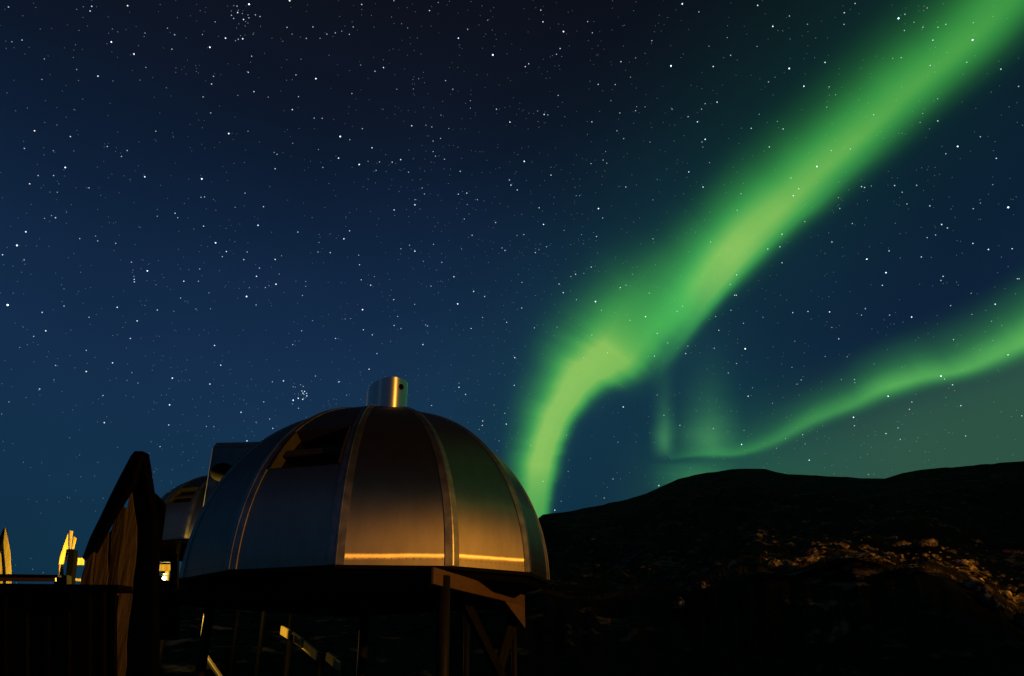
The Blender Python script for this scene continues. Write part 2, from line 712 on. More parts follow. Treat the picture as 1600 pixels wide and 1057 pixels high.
def ruled(ph0, ph1, t0, t1, a0, a1, nt, off=0.0):
    "sheet of one gore between seam ph0 and ph1, from a0 to a1 of its width"
    bm = bmesh.new()
    rows = []
    for i in range(nt + 1):
        t = t0 + (t1 - t0) * i / nt
        p, q = seam_pt(ph0, t, off), seam_pt(ph1, t, off)
        rows.append((bm.verts.new(p.lerp(q, a0)), bm.verts.new(p.lerp(q, a1))))
    uvl = bm.loops.layers.uv.new('UVMap')
    for i in range(nt):
        f = bm.faces.new((rows[i][0], rows[i][1], rows[i + 1][1], rows[i + 1][0]))
        f.smooth = True
        for lp_, uv_ in zip(f.loops, ((a0, i / nt), (a1, i / nt), (a1, (i + 1) / nt), (a0, (i + 1) / nt))):
            lp_[uvl].uv = uv_
    return bm


def outward(bm):
    for f in bm.faces:
        f.normal_update()
    c = sum((f.normal.dot(f.calc_center_median() - Vector((0, 0, -1.5))) for f in bm.faces))
    if c < 0:
        bmesh.ops.reverse_faces(bm, faces=bm.faces)
    return bm


def obj_raw(name, bm, mt, parent):
    me = bpy.data.meshes.new(name)
    bm.to_mesh(me)
    bm.free()
    return obj(name, me, mt, parent)


T_TOP = R_(86)


def make_dome(name, label, loc, rz, window_gore, group):
    root = thing(name, label, 'dome', loc, rz, group)
    tw1, tw2 = R_(27.3), R_(43.5)
    for k in range(12):
        p0, p1 = k * STEP, (k + 1) * STEP
        if k == window_gore:
            obj_raw('sheet_panel', outward(ruled(p0, p1, 0, tw1, 0, 1, 20)), M['sheet'], root)
            obj_raw('sheet_panel', outward(ruled(p0, p1, tw2, T_TOP, 0, 1, 8)), M['sheet'], root)
            obj_raw('sheet_panel', outward(ruled(p0, p1, tw1, tw2, 0, .10, 8)), M['sheet'], root)
            obj_raw('sheet_panel', outward(ruled(p0, p1, tw1, tw2, .90, 1, 8)), M['sheet'], root)
            w = obj_raw('window', ruled(p0, p1, tw1, tw2, .10, .90, 8, -.20), M['rubber'], root)
            w['label'] = 'roof window let into the steel shell'
            # reveals round the opening
            for a in (.10, .90):
                bm = bmesh.new()
                pr = None
                for i in range(9):
                    t = tw1 + (tw2 - tw1) * i / 8
                    e = bm.verts.new(seam_pt(p0, t, .022).lerp(seam_pt(p1, t, .022), a))
                    g = bm.verts.new(seam_pt(p0, t, -.2).lerp(seam_pt(p1, t, -.2), a))
                    h = bm.verts.new(seam_pt(p0, t, .022).lerp(seam_pt(p1, t, .022), a + (.02 if a < .5 else -.02)))
                    if pr:
                        bm.faces.new((pr[0], e, g, pr[1]))
                        bm.faces.new((pr[0], e, h, pr[2]))
                    pr = (e, g, h)
                obj('frame', bm, M['window_metal'], w)
            for t in (tw1, tw2):
                bm = bmesh.new()
                v = [seam_pt(p0, t, .012).lerp(seam_pt(p1, t, .012), .1), seam_pt(p0, t, .012).lerp(seam_pt(p1, t, .012), .9),
                     seam_pt(p0, t, -.2).lerp(seam_pt(p1, t, -.2), .9), seam_pt(p0, t, -.2).lerp(seam_pt(p1, t, -.2), .1)]
                bm.faces.new([bm.verts.new(x) for x in v])
                obj('frame', bm, M['window_metal'], w)
            tm = (tw1 + tw2) / 2 - R_(.4)
            for q0, q1 in ((tw1 + .005, tm - .008), (tm + .008, tw2 - .005)):
                bm = bmesh.new()
                v = [seam_pt(p0, q, -.15).lerp(seam_pt(p1, q, -.15), a) for q, a in ((q0, .11), (q0, .89), (q1, .89), (q1, .11))]
                bm.faces.new([bm.verts.new(x) for x in v])
                obj('pane', bm, M['pane'], w)
            q0 = seam_pt(p0, tm, -.09)
            q1 = seam_pt(p1, tm, -.09)
            obj('mullion', beam(q0.lerp(q1, .105), q0.lerp(q1, .895), .12, .04, (q0 + q1).normalized()), M['window_metal'], w)
        else:
            obj_raw('sheet_panel', outward(ruled(p0, p1, 0, T_TOP, 0, 1, 36)), M['sheet'], root)
        # cover strip along the seam: shallow roof section with a raised welt
        bm = bmesh.new()
        pr = None
        ph = k * STEP
        tanv = Vector((-math.sin(ph), math.cos(ph), 0))
        for i in range(37):
            t = R_(.3) + (T_TOP - R_(.3)) * i / 36
            wd = .10 * (.30 + .70 * math.cos(t))
            apo = .032 * (1 + math.cos(t)) / 2
            row = []
            for s, off in ((-1, -.012), (-1, .008), (-.13, .014), (-.09, .019), (.09, .019), (.13, .014), (1, .008), (1, -.012)):
                row.append(bm.verts.new(seam_pt(ph, t, off - abs(s) * .004) + tanv * s * wd - Vector((math.cos(ph), math.sin(ph), 0)) * abs(s) * apo * .55))
            if pr:
                for j in range(7):
                    f = bm.faces.new((pr[j], pr[j + 1], row[j + 1], row[j]))
                    f.smooth = False
            pr = row
        obj('seam_strip', bm, M['trim'], root)
    # crown cap
    bm = bmesh.new()
    ring = [bm.verts.new(seam_pt(k * STEP, T_TOP - R_(3), .03)) for k in range(12)]
    tp = bm.verts.new((0, 0, prof(math.pi / 2)[1] + .035))
    for k in range(12):
        bm.faces.new((ring[k], ring[(k + 1) % 12], tp))
    obj('crown_cap', bm, M['trim'], root)
    # bottom drip trim
    bm = bmesh.new()
    for k in range(12):
        a, b = k * STEP, (k + 1) * STEP
        o_, i_ = DR + .012, DR - .05
        c8 = []
        for z in (-.035, .012):
            for ph, rr in ((a, i_), (b, i_), (b, o_), (a, o_)):
                c8.append(Vector((rr * math.cos(ph), rr * math.sin(ph), z)))
        hexa(bm, c8)
    obj('drip_edge', bm, M['rubber'], root)
    # base ring and floor under the shell
    bm = bmesh.new()
    lo = [bm.verts.new((2.66 * math.cos(k * STEP), 2.66 * math.sin(k * STEP), -.118)) for k in range(12)]
    hi = [bm.verts.new((2.755 * math.cos(k * STEP), 2.755 * math.sin(k * STEP), -.034)) for k in range(12)]
    bm.faces.new(lo[::-1])
    for k in range(12):
        bm.faces.new((lo[k], lo[(k + 1) % 12], hi[(k + 1) % 12], hi[k]))
    obj('base_ring', bm, M['rubber'], root)
    # rivets along the foot of the sheets
    bm = bmesh.new()
    for k in range(12):
        for i in range(16):
            a = (i + .5) / 16
            t = R_(1.6)
            p = seam_pt(k * STEP, t, .004).lerp(seam_pt((k + 1) * STEP, t, .004), a)
            bmesh.ops.create_icosphere(bm, subdivisions=1, radius=.005, matrix=Matrix.Translation(p))
    rv = obj('rivets', bm, M['rivet'], root)
    rv['kind'] = 'stuff'
    return root


base_ang = math.atan2(-math.cos(AZ0), -math.sin(AZ0))
dome_loc = (DIST0 * math.sin(AZ0), DIST0 * math.cos(AZ0), RIM0)
dome_rz = base_ang + OFF0 - 2.5 * STEP
dome = make_dome('steel_dome', 'large brushed steel dome with a vent pipe on its crown', dome_loc, dome_rz, 1, 'steel domes')

# vent pipe: round collar cut off at a slant, on the crown
vc = at(604.5, 628, DIST0 + .1)
vr = .355
bm = bmesh.new()
N = 64
ztop = at(622, 590.5, DIST0 - .2).z
lo, hi, hi2, inn = [], [], [], []
for k in range(N):
    a = 2 * math.pi * k / N
    x, y = vc.x + vr * math.cos(a), vc.y + vr * math.sin(a)
    # level crest on the right, falling away to the left
    s = math.cos(a - R_(-12))
    zt = ztop - (max(0, .62 - s) ** 1.5) * .105
    lo.append(bm.verts.new((x, y, RIM0 + DH - .5)))
    hi.append(bm.verts.new((x, y, zt)))
    hi2.append(bm.verts.new((x, y, zt)))
    inn.append(bm.verts.new((vc.x + (vr - .03) * math.cos(a), vc.y + (vr - .03) * math.sin(a), zt - .012)))
for k in range(N):
    j = (k + 1) % N
    bm.faces.new((lo[k], lo[j], hi[j], hi[k])).smooth = True
    bm.faces.new((hi2[k], hi2[j], inn[j], inn[k]))
bm.faces.new(inn)
pipe = rel(obj('vent_pipe', bm, M['pipe']), dome)
fl_ = rel(obj('flashing', tube((vc.x, vc.y, RIM0 + DH - .12), (vc.x, vc.y, RIM0 + DH + .075), vr + .16, vr + .012, 48, False), M['trim']), dome)
for f in fl_.data.polygons:
    f.use_smooth = True
pipe['label'] = 'polished round vent pipe cut off at a slant'
bd = Vector((math.cos(R_(-38)), math.sin(R_(-38)), 0))
bp_ = Vector((vc.x, vc.y, at(633, 610, DIST0).z)) + bd * vr
rel(obj('bolt_hole', tube(bp_ - bd * .03, bp_ + bd * .012, .052, n=16), M['rubber']), pipe)
for c in [c for c in bpy.data.objects if c.name.startswith('bolt_hole')]:
    c.parent = pipe
    c.matrix_parent_inverse = Matrix.Identity(4)

# porch box on the far side of the dome
pl = at(325, 742, 13.2)
pr_ = at(470, 742, 12.6)
top = at(326, 699, 13.2).z
d = (pr_ - pl)
d.z = 0
d.normalize()
nrm = Vector((-d.y, d.x, 0))
bm = bmesh.new()
a = Vector((pl.x, pl.y, RIM0 - .1))
c8 = [a, a + d * 1.7, a + d * 1.7 + nrm * 1.4, a + nrm * 1.4]
hexa(bm, c8 + [Vector((p.x, p.y, top)) for p in c8])
bmesh.ops.bevel(bm, geom=list(bm.edges), offset=.01, segments=1, affect='EDGES')
porch = rel(obj('entrance_porch', bm, M['cladding']), dome)
porch['label'] = 'boxy grey entrance porch behind the shell'
bm = bmesh.new()
pc0 = a + d * .85 + nrm * .7
pc0.z = 0
c8 = [a + d * .004 + nrm * .004, a + d * 1.696 + nrm * .004, a + d * 1.696 + nrm * 1.396, a + d * .004 + nrm * 1.396]
hexa(bm, [Vector((p.x, p.y, top + .003)) for p in c8] + [Vector((p.x, p.y, top + .095)) - nrm * .0 + Vector((pc0.x - p.x, pc0.y - p.y, 0)) * .05 for p in c8])
fas = obj('roof_fascia', bm, M['trim'])
fas.parent = porch
bl = at(347, 738, 12.95)
bm = bmesh.new()
bmesh.ops.create_uvsphere(bm, u_segments=20, v_segments=12, radius=.20, matrix=Matrix.Translation(bl) @ Matrix.Diagonal((1, .6, .8, 1)))
for f in bm.faces:
    f.smooth = True
lv = obj('vent_cowl', bm, M['rubber'])
lv.parent = porch

# second dome, farther back on the left
d2 = at(338, 860, 29.5)
rim2 = at(338, 745, 29.5).z - DH + .02
dome2 = make_dome('steel_dome', 'smaller looking far steel dome partly hidden behind the left shoulder of the large dome',
                  (d2.x, d2.y, rim2), math.atan2(-d2.y, -d2.x) - R_(53), 0, 'steel domes')


# ------------------------------------------------------------------ timber platforms
def platform(name, label, corners, ztop, depth, ground_z, mats, posts, piles):
    """timber deck on piles: corners in world xy (counter-clockwise)"""
    c = sum((Vector((x, y, 0)) for x, y in corners), Vector()) / len(corners)
    root = thing(name, label, 'platform', (c.x, c.y, ground_z), 0, 'dome platforms')
    bm = bmesh.new()
    n = len(corners)
    lo = [bm.verts.new((x, y, ztop - .05)) for x, y in corners]
    hi = [bm.verts.new((x, y, ztop)) for x, y in corners]
    bm.faces.new(lo[::-1])
    bm.faces.new(hi)
    for i in range(n):
        bm.faces.new((lo[i], lo[(i + 1) % n], hi[(i + 1) % n], hi[i]))
    rel(obj('deck', bm, M['shade_black_wood']), root)
    return root, c


# corner nearest the camera, right corner, left corner and the far side
zt = RIM0 - .12
c0 = at_z(675, 886.5, zt)
c1 = at_z(817, 930, zt)
c2 = at_z(281, 921, zt)
c3 = c1 + (c2 - c0)
pf, pc = platform('dome_platform', 'timber platform on piles carrying the large steel dome',
                  [(c0.x, c0.y), (c1.x, c1.y), (c3.x, c3.y), (c2.x, c2.y)], zt, .05, 0, None, None, None)


def board(p, q, h, t, name, mt, parent, lift=0.0):
    "fascia board hanging from the line p-q, h deep, t thick outside the line"
    dv = (q - p)
    dv.z = 0
    dv.normalize()
    nn = Vector((dv.y, -dv.x, 0))
    if nn.dot(Vector((pc.x, pc.y, 0)) - Vector((p.x, p.y, 0))) > 0:
        nn = -nn
    bm = bmesh.new()
    lo = [Vector((v.x, v.y, zt - h + lift)) for v in (p, q)]
    hi = [Vector((v.x, v.y, zt + lift)) for v in (p, q)]
    hexa(bm, [lo[0] + nn * .003, lo[1] + nn * .003, lo[1] + nn * t, lo[0] + nn * t, hi[0] + nn * .003, hi[1] + nn * .003, hi[1] + nn * t, hi[0] + nn * t])
    bmesh.ops.recalc_face_normals(bm, faces=bm.faces)
    bmesh.ops.bevel(bm, geom=list(bm.edges), offset=.004, segments=1, affect='EDGES')
    return rel(obj(name, bm, mt), parent), nn


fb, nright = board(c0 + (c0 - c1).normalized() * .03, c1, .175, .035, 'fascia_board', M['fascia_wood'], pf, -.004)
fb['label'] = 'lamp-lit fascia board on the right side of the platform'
board(c0, c2, .20, .03, 'fascia_board', M['shaded_fascia'], pf, -.004)
board(c1, c3, .20, .03, 'fascia_board', M['shaded_fascia'], pf, -.004)
board(c2, c3, .20, .03, 'fascia_board', M['shaded_fascia'], pf, -.004)
# plain steel plate gusset under the far right corner
dr = (c1 - c0).normalized()
g0 = c1 - dr * 1.6
bm = bmesh.new()
pts = [Vector((g0.x, g0.y, zt - .174)), Vector((c1.x, c1.y, zt - .174)), Vector((c1.x, c1.y, zt - .54))]
fr = [bm.verts.new(p + nright * .030) for p in pts]
bk = [bm.verts.new(p + nright * .006) for p in pts]
bm.faces.new(fr)
bm.faces.new(bk[::-1])
for i in range(3):
    bm.faces.new((fr[i], bk[i], bk[(i + 1) % 3], fr[(i + 1) % 3]))
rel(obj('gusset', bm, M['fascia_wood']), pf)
# joists under the deck
dl = (c2 - c0)
L = dl.length
dl.normalize()
for i in range(9):
    p = c0 + dl * (.35 + i * (L - .7) / 8)
    q = p + (c1 - c0)
    w = Vector((0, 0, -.05 - .09))
    rel(obj('joist', beam(p + w + dr * .08, q + w - dr * .08, .05, .17), M['shade_black_wood']), pf)
# piles and braces
piles = [(697, 8.95), (806, 0), (320, 0), (566, 13.6), (731, 12.6), (446, 9.6)]


def pile_at(px, py, dist, r=.055, top=None):
    g = at(px, py, dist)
    return rel(obj('pile', tube((g.x, g.y, -.3), (g.x, g.y, (top or zt) - .06), r, n=24), M['pile']), pf)


pile_at(692, 980, (c0.xy.length + .35), .075)
d1 = c1.xy.length
pile_at(803, 1000, d1 - .05, .05)
pile_at(729, 1000, d1 + 1.4, .06)
pile_at(566, 1030, 13.0, .085)
pile_at(322, 990, c2.xy.length + .2, .07)
for p, q in (((712, 912, d1 - 2.6), (783, 1056, d1 - .4)), ((803, 960, d1 - .1), (776, 1058, d1 - .5))):
    a, b = at(*p), at(*q)
    b2 = a + (b - a) * 1.5
    rel(obj('brace', beam(a, b2, .07, .20), M['brace_wood']), pf)
a, b = at(318, 1020, c2.xy.length + 1.0), at(342, 1055, c2.xy.length + .4)
rel(obj('brace', beam(a, a + (b - a) * 1.8, .05, .05), M['fascia_wood']), pf)

# platform of the far dome
Rp = 3.4
cn = [(d2.x + Rp * math.cos(a), d2.y + Rp * math.sin(a)) for a in [R_(30 + 60 * k) for k in range(6)]]
pf2, _ = platform('dome_platform', 'timber platform under the far steel dome, mostly hidden by the dark post', cn, rim2 - .12, .05, 0, None, None, None)
for x, y in cn:
    rel(obj('pile', tube((d2.x + (x - d2.x) * .9, d2.y + (y - d2.y) * .9, -.3), (d2.x + (x - d2.x) * .9, d2.y + (y - d2.y) * .9, rim2 - .17), .08), M['pile']), pf2)

# low walkway kerb seen between the piles
wk = thing('walkway_edge', 'low lit walkway boards seen between the piles under the large platform', 'walkway', at(485, 1056, 15.5))
for x0, y0, x1, y1 in ((440, 985, 452, 992), (457, 994, 473, 1006), (474, 1007, 496, 1026), (511, 1026, 531, 1042)):
    p, q = at(x0, y0, 16.6), at(x1, y1, 15.9)
    rel(obj('board', beam(p, q, .05, .17), M['fresh_wood']), wk)
for x, y in ((454, 1000), (503, 1030), (536, 1050)):
    g = at(x, y, 16.4)
    rel(obj('post', tube((g.x, g.y, -.2), (g.x, g.y, g.z + .1), .05), M['shade_black_wood']), wk)

# ------------------------------------------------------------------ stair fence of slab planks, left
FD = 6.2
fe = thing('slab_plank_fence', 'stair fence of rough slab planks under a slanting shade-black rail', 'fence', at(190, 1050, FD))
fe.location.z = 0


def part(name, px, d, mt, root, yaw=0.0, thick=.04, jag=0.0, label=None, bev=.004):
    o = rel(obj(name, slab(px, d, yaw, thick, jag, bev), M[mt]), root)
    if label:
        o['label'] = label
    return o


part('plank', [(205, 757), (209, 790), (214, 822), (214, 852), (208, 905), (201, 970), (193, 1075), (179, 1075), (182, 960), (187, 905), (193, 850), (198, 800)], FD - .06, 'slab_wood', fe, R_(24), .05, .010)
part('plank', [(186, 786), (197, 795), (194, 822), (189, 860), (184, 905), (182, 930), (169, 930), (172, 870), (173, 830)], FD - .11, 'slab_wood', fe, R_(4), .045, .012)
part('plank', [(158, 829), (170, 831), (168, 870), (165, 930), (144, 930), (147, 890), (152, 850)], FD - .16, 'slab_wood', fe, R_(24), .04, .012)
part('plank', [(143, 857), (148, 850), (143, 890), (140, 930), (123, 930), (128, 897), (136, 872)], FD - .2, 'slab_wood', fe, R_(6), .04, .010)
part('dark_gap_backing', [(126, 905), (150, 858), (178, 822), (206, 800), (206, 1010), (126, 1010)], FD + .12, 'shade_black_wood', fe, 0, .04)  # added black sheet that makes the gaps between planks look dark
part('handrail', [(204, 712), (210, 705), (220, 709), (206, 757), (172, 812), (146, 862), (132, 876), (128, 872), (140, 840), (170, 778)], FD - .24, 'shade_black_wood', fe, R_(2), .07, .003)
part('post', [(210, 705), (222, 705), (226, 730), (231, 766), (238, 800), (238, 1075), (186, 1075), (194, 980), (202, 910), (208, 855), (207, 820), (203, 760)], FD + .03, 'shade_black_wood', fe, R_(-6), .10, .003)
part('plank', [(229, 764), (240, 772), (254, 787), (251, 815), (246, 850), (241, 905), (241, 1075), (224, 1075), (224, 800)], FD + .12, 'shade_black_wood', fe, R_(-14), .05, .006, 'shade-blackened plank with a pointed bulge at the back of the post')

# black parapet in front of it
pw = thing('black_parapet', 'shade-black boarded parapet with a flat coping in the left foreground', 'parapet', at(90, 1050, 5.2))
pw.location.z = 0
xs = [-60, -26, 8, 42, 75, 108, 140, 163, 180]
for i in range(len(xs) - 1):
    part('board', [(xs[i] + .6, 921), (xs[i + 1] - .6, 921), (xs[i + 1] - .6, 1100), (xs[i] + .6, 1100)], 5.25, 'shade_black_wood', pw, 0, .03, 0, bev=.003)
part('coping', [(-70, 911), (186, 914), (186, 925), (-70, 921)], 5.15, 'shade_black_wood', pw, 0, .16, 0)

# lit rail and fence ends beyond
FD2 = 15.2
r1 = thing('deck_rail', 'warm lit deck rail just above the black coping', 'rail', at(40, 960, FD2 - 3))
r1.location.z = 1.0
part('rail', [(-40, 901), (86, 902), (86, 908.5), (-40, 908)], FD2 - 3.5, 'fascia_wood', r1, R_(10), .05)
part('cap', [(-40, 896.5), (90, 898.5), (90, 901.5), (-40, 900.5)], FD2 - 3.55, 'shade_black_wood', r1, R_(10), .12)
part('post', [(84, 899), (104, 899), (104, 960), (84, 960)], FD2 - 3.45, 'shade_black_wood', r1, 0, .12)

g1 = thing('fence_end', 'small fence end of brightly lit slats beside a black post', 'fence', at(105, 960, FD2))
g1.location.z = 1.0
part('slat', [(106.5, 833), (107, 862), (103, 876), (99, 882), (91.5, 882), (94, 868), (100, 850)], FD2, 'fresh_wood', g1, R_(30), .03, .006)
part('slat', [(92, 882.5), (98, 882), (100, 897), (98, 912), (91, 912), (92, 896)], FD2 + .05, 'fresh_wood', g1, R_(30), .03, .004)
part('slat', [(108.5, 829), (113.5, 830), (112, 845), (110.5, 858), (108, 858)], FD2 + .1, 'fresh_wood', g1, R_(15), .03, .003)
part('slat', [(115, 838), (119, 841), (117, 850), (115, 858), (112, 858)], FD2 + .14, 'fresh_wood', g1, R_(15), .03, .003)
part('post', [(107, 859), (116, 859), (115.5, 875), (112, 903), (111, 935), (98, 935), (102, 905), (105, 875)], FD2 - .1, 'shade_black_wood', g1, 0, .12)
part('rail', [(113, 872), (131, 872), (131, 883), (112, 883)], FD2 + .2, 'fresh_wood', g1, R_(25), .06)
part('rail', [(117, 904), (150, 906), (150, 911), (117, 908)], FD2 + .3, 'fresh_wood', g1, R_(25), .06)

g2 = thing('fence_gable', 'peaked fence end glowing yellow at the left edge', 'fence', at(8, 960, FD2))
g2.location.z = 1.0
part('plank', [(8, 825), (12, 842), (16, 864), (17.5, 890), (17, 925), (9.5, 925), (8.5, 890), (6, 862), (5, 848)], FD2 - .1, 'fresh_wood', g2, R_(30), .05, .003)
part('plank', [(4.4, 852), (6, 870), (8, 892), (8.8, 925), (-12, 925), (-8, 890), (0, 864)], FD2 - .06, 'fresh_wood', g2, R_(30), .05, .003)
part('handrail', [(5, 826), (7.5, 828), (2, 850), (-12, 880), (-22, 890), (-22, 880), (-6, 852)], FD2 + .15, 'shade_black_wood', g2, 0, .08)

# balustrade with the lamp between the black post and the dome
g3 = thing('balustrade', 'black rail and post between the fence and the large dome', 'balustrade', at(258, 980, 12.2))
g3.location.z = 1.0
part('rail', [(236, 864), (276, 865), (276, 879), (236, 878)], 12.2, 'shade_black_wood', g3, 0, .09)
part('post', [(266, 866), (276, 866), (276, 1000), (266, 1000)], 12.15, 'shade_black_wood', g3, 0, .09)
part('panel_board', [(236, 898), (247, 899), (253, 906), (266, 908), (266, 1000), (236, 1000)], 12.18, 'shade_black_wood', g3, 0, .04)
g4 = thing('lit_deck_rail', 'short yellow lit rail seen under the black rail of the balustrade', 'rail', at(252, 980, 17))
g4.location.z = 1.0
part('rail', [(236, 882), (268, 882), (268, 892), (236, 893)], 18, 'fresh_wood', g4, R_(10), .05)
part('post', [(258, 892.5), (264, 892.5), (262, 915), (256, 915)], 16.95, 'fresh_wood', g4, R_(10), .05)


# ------------------------------------------------------------------ lamps
def light(name, kind, loc, energy, col, parent, radius=.1, aim=None, cone=None, blend=.4):
    ld = bpy.data.lights.new(name, kind)
    ld.energy = energy
    ld.color = col
    ld.shadow_soft_size = radius
    lo_ = bpy.data.objects.new(name, ld)
    C.objects.link(lo_)
    lo_.location = loc
    if aim is not None:
        lo_.rotation_euler = (Vector(aim) - Vector(loc)).to_track_quat('-Z', 'Y').to_euler()
    if cone and kind == 'SPOT':
        ld.spot_size = cone
        ld.spot_blend = blend
    lo_.parent = parent
    lo_.matrix_parent_inverse = Matrix.Translation(parent.location).inverted()
    return lo_


SODIUM = (1.0, .38, .035)
WARM = (1.0, .62, .075)


def lantern(label, px, py, d, energy, shift):
    lp = at(px, py, d)
    lt = thing('deck_lantern', label, 'lamp', (lp.x, lp.y, .6), 0, 'deck lanterns')
    rel(obj('post', tube((lp.x, lp.y, .6), (lp.x, lp.y, lp.z - .07), .025), M['lamp_metal']), lt)
    bm = bmesh.new()
    bmesh.ops.create_uvsphere(bm, u_segments=16, v_segments=10, radius=.032, matrix=Matrix.Translation(lp))
    for f in bm.faces:
        f.smooth = True
    rel(obj('globe', bm, emit('lantern globe', (1.0, .86, .55), 14)), lt)
    rel(obj('cap', tube(lp + Vector((0, 0, .045)), lp + Vector((0, 0, .07)), .06, .02), M['lamp_metal']), lt)
    light('lantern_light', 'POINT', lp + Vector(shift), energy, WARM, lt, .06)


lantern('small white glowing deck lantern by the balustrade', 256.5, 904, 13.2, 1100, (-.12, .25, .18))
lantern('added unseen deck lantern lighting the far dome, behind the black fence post', 226, 880, 23.5, 380, (0, .1, .1))  # added lamp, out of sight, to brighten the far dome's panels


def street_lamp(name, label, foot, head_h, aim, energy, cone, radius=.16, kind='SPOT'):
    root = thing(name, label, 'street lamp', foot, 0)
    f = Vector(foot)
    hd = f + Vector((0, 0, head_h))
    rel(obj('pole', tube(f, hd, .08, .05), M['lamp_metal']), root)
    dv = Vector(aim) - hd
    dh = Vector((dv.x, dv.y, 0)).normalized()
    arm = hd + dh * .7
    rel(obj('arm', tube(hd, arm, .035), M['lamp_metal']), root)
    hm = rel(obj('lamp_head', beam(arm + Vector((0, 0, .05)), arm + dh * .5 + Vector((0, 0, .05)), .28, .10), M['lamp_metal']), root)
    b = arm + dh * .25 - Vector((0, 0, .06))
    bb = bmesh.new()
    bmesh.ops.create_uvsphere(bb, u_segments=12, v_segments=8, radius=.09, matrix=Matrix.Translation(b))
    rel(obj('bulb', bb, emit('sodium bulb', SODIUM, 30)), root)
    light('lamp_light', kind, b + Vector((0, 0, -.12)) + dh * .1, energy, SODIUM, root, radius, aim, cone, .6)
    return root


dcx, dcy = dome_loc[0], dome_loc[1]
fa = base_ang + R_(44)
street_lamp('street_lamp', 'sodium street lamp beside the path, lighting the right of the large dome',
            (dcx + 17 * math.cos(fa), dcy + 17 * math.sin(fa), 0), 5.25, (dcx - .6, dcy - 2.5, 3.4), 4300, R_(56))
lz = ground_xyz(54, 60)
street_lamp('street_lamp', 'sodium street lamp on the terrace above the rocky bank',
            lz, 7.0, tuple(ground_xyz(29.3, 74.6)), 32000, R_(150), .16)


# ------------------------------------------------------------------ rocks on the edge of the bank
def rock_mat():
    mm, n, l, b = mat('lichen rock')
    tcn = n.new('ShaderNodeTexCoord')
    no = n.new('ShaderNodeTexNoise')
    no.inputs['Scale'].default_value = 1.6
    no.inputs['Detail'].default_value = 10
    no.inputs['Roughness'].default_value = .68
    l.new(tcn.outputs['Object'], no.inputs['Vector'])
    cr = ramp_node(n, [(.42, (.006, .005, .004)), (.52, (.06, .05, .04)), (.6, (.26, .22, .17)), (.7, (.5, .45, .38))])
    l.new(no.outputs[0], cr.inputs[0])
    l.new(cr.outputs[0], b.inputs['Base Color'])
    b.inputs['Roughness'].default_value = .85
    bp = n.new('ShaderNodeBump')
    bp.inputs['Strength'].default_value = 1
    bp.inputs['Distance'].default_value = .1
    l.new(no.outputs[0], bp.inputs['Height'])
    l.new(bp.outputs[0], b.inputs['Normal'])
    return mm


M['rock'] = rock_mat()


def rock_mesh(size, seed, sub=3):
    r = random.Random(seed)
    bm = bmesh.new()
    bmesh.ops.create_icosphere(bm, subdivisions=sub, radius=1)
    P = np.array([v.co for v in bm.verts])
    # chop with random planes for a broken outline
    for _ in range(9):
        nn = np.array([r.gauss(0, 1), r.gauss(0, 1), r.gauss(0, .8)])
        nn /= np.linalg.norm(nn)
        dd = r.uniform(.45, .85)
        ex = P @ nn - dd
        P = P - np.clip(ex, 0, None)[:, None] * nn * .92
    P = P * (1 + .55 * fbm(P[:, 0] * 2.4 + seed, P[:, 1] * 2.4 + P[:, 2] * 3.1, seed, 4, .6))[:, None]
    P = P * np.array(size)
    for v, p in zip(bm.verts, P):
        v.co = p
    return bm


ROCKS = [  # px centre, px width, px height, label
    (1062, 917, 15, 12, 'small upright rock at the left end of the lit bank'),
    (1094, 921, 36, 14, 'orange lit low rock, leftmost of the larger ones on the bank'),
    (1063, 950, 26, 20, 'orange lit rock hanging on the dark bank below the others'),
    (1208, 887, 34, 14, 'lit rock at the left foot of the hollow on the terrace'),
    (1236, 893, 26, 12, 'rock on the lip at the middle of the hollow on the terrace'),
    (1262, 883, 42, 18, 'broad pale rock at the right side of the hollow'),
    (1274, 866, 26, 11, 'bright orange rock at the top of the hollow'),
    (1322, 875, 60, 9, 'long flat lit ledge right of the hollow'),
    (1376, 879, 34, 8, 'thin flat ledge at the middle of the terrace edge'),
    (1420, 895, 40, 10, 'brown flat ledge left of the bright gully'),
    (1411, 853, 16, 9, 'small grey rock on the slope above the flat ledges'),
    (1452, 852, 20, 12, 'small warm lit rock on the slope, right of the grey one'),
    (1497, 884, 36, 9, 'lit ledge at the head of the bright gully'),
    (1517, 891, 20, 16, 'bright yellow rock in the gully'),
    (1512, 918, 30, 12, 'bright yellow rock low in the gully'),
    (1540, 940, 18, 26, 'tall orange rock beside the brightest rock on the bank'),
    (1557, 952, 14, 26, 'brightest narrow rock standing on the right bank'),
    (1588, 868, 34, 12, 'slanting lit ledge at the right edge above the gully'),
    (1594, 980, 20, 26, 'bright orange rock at the right edge low on the bank'),
    (1526, 849, 14, 7, 'small lit stone high on the slope at the right'),
]
for i, (x, y, w, h, lab) in enumerate(ROCKS):
    p = hit(x, y)
    dist = (p - EYE).length
    sx = w / FPX * dist * .93 / 2
    sz = h / FPX * dist * .93 / 2
    bm = rock_mesh((sx * 1.15, max(sx * .8, sz), sz * 1.2), 40 + i, 4)
    o = obj('rock', bm, M['rock'])
    o.location = p + Vector((0, 0, sz * .15))
    o.rotation_euler = (rng.uniform(-.12, .12), rng.uniform(-.15, .15), math.atan2(-p.x, p.y) + rng.uniform(-.25, .25))
    tag(o, lab, 'rock', 'rocks along the bank')

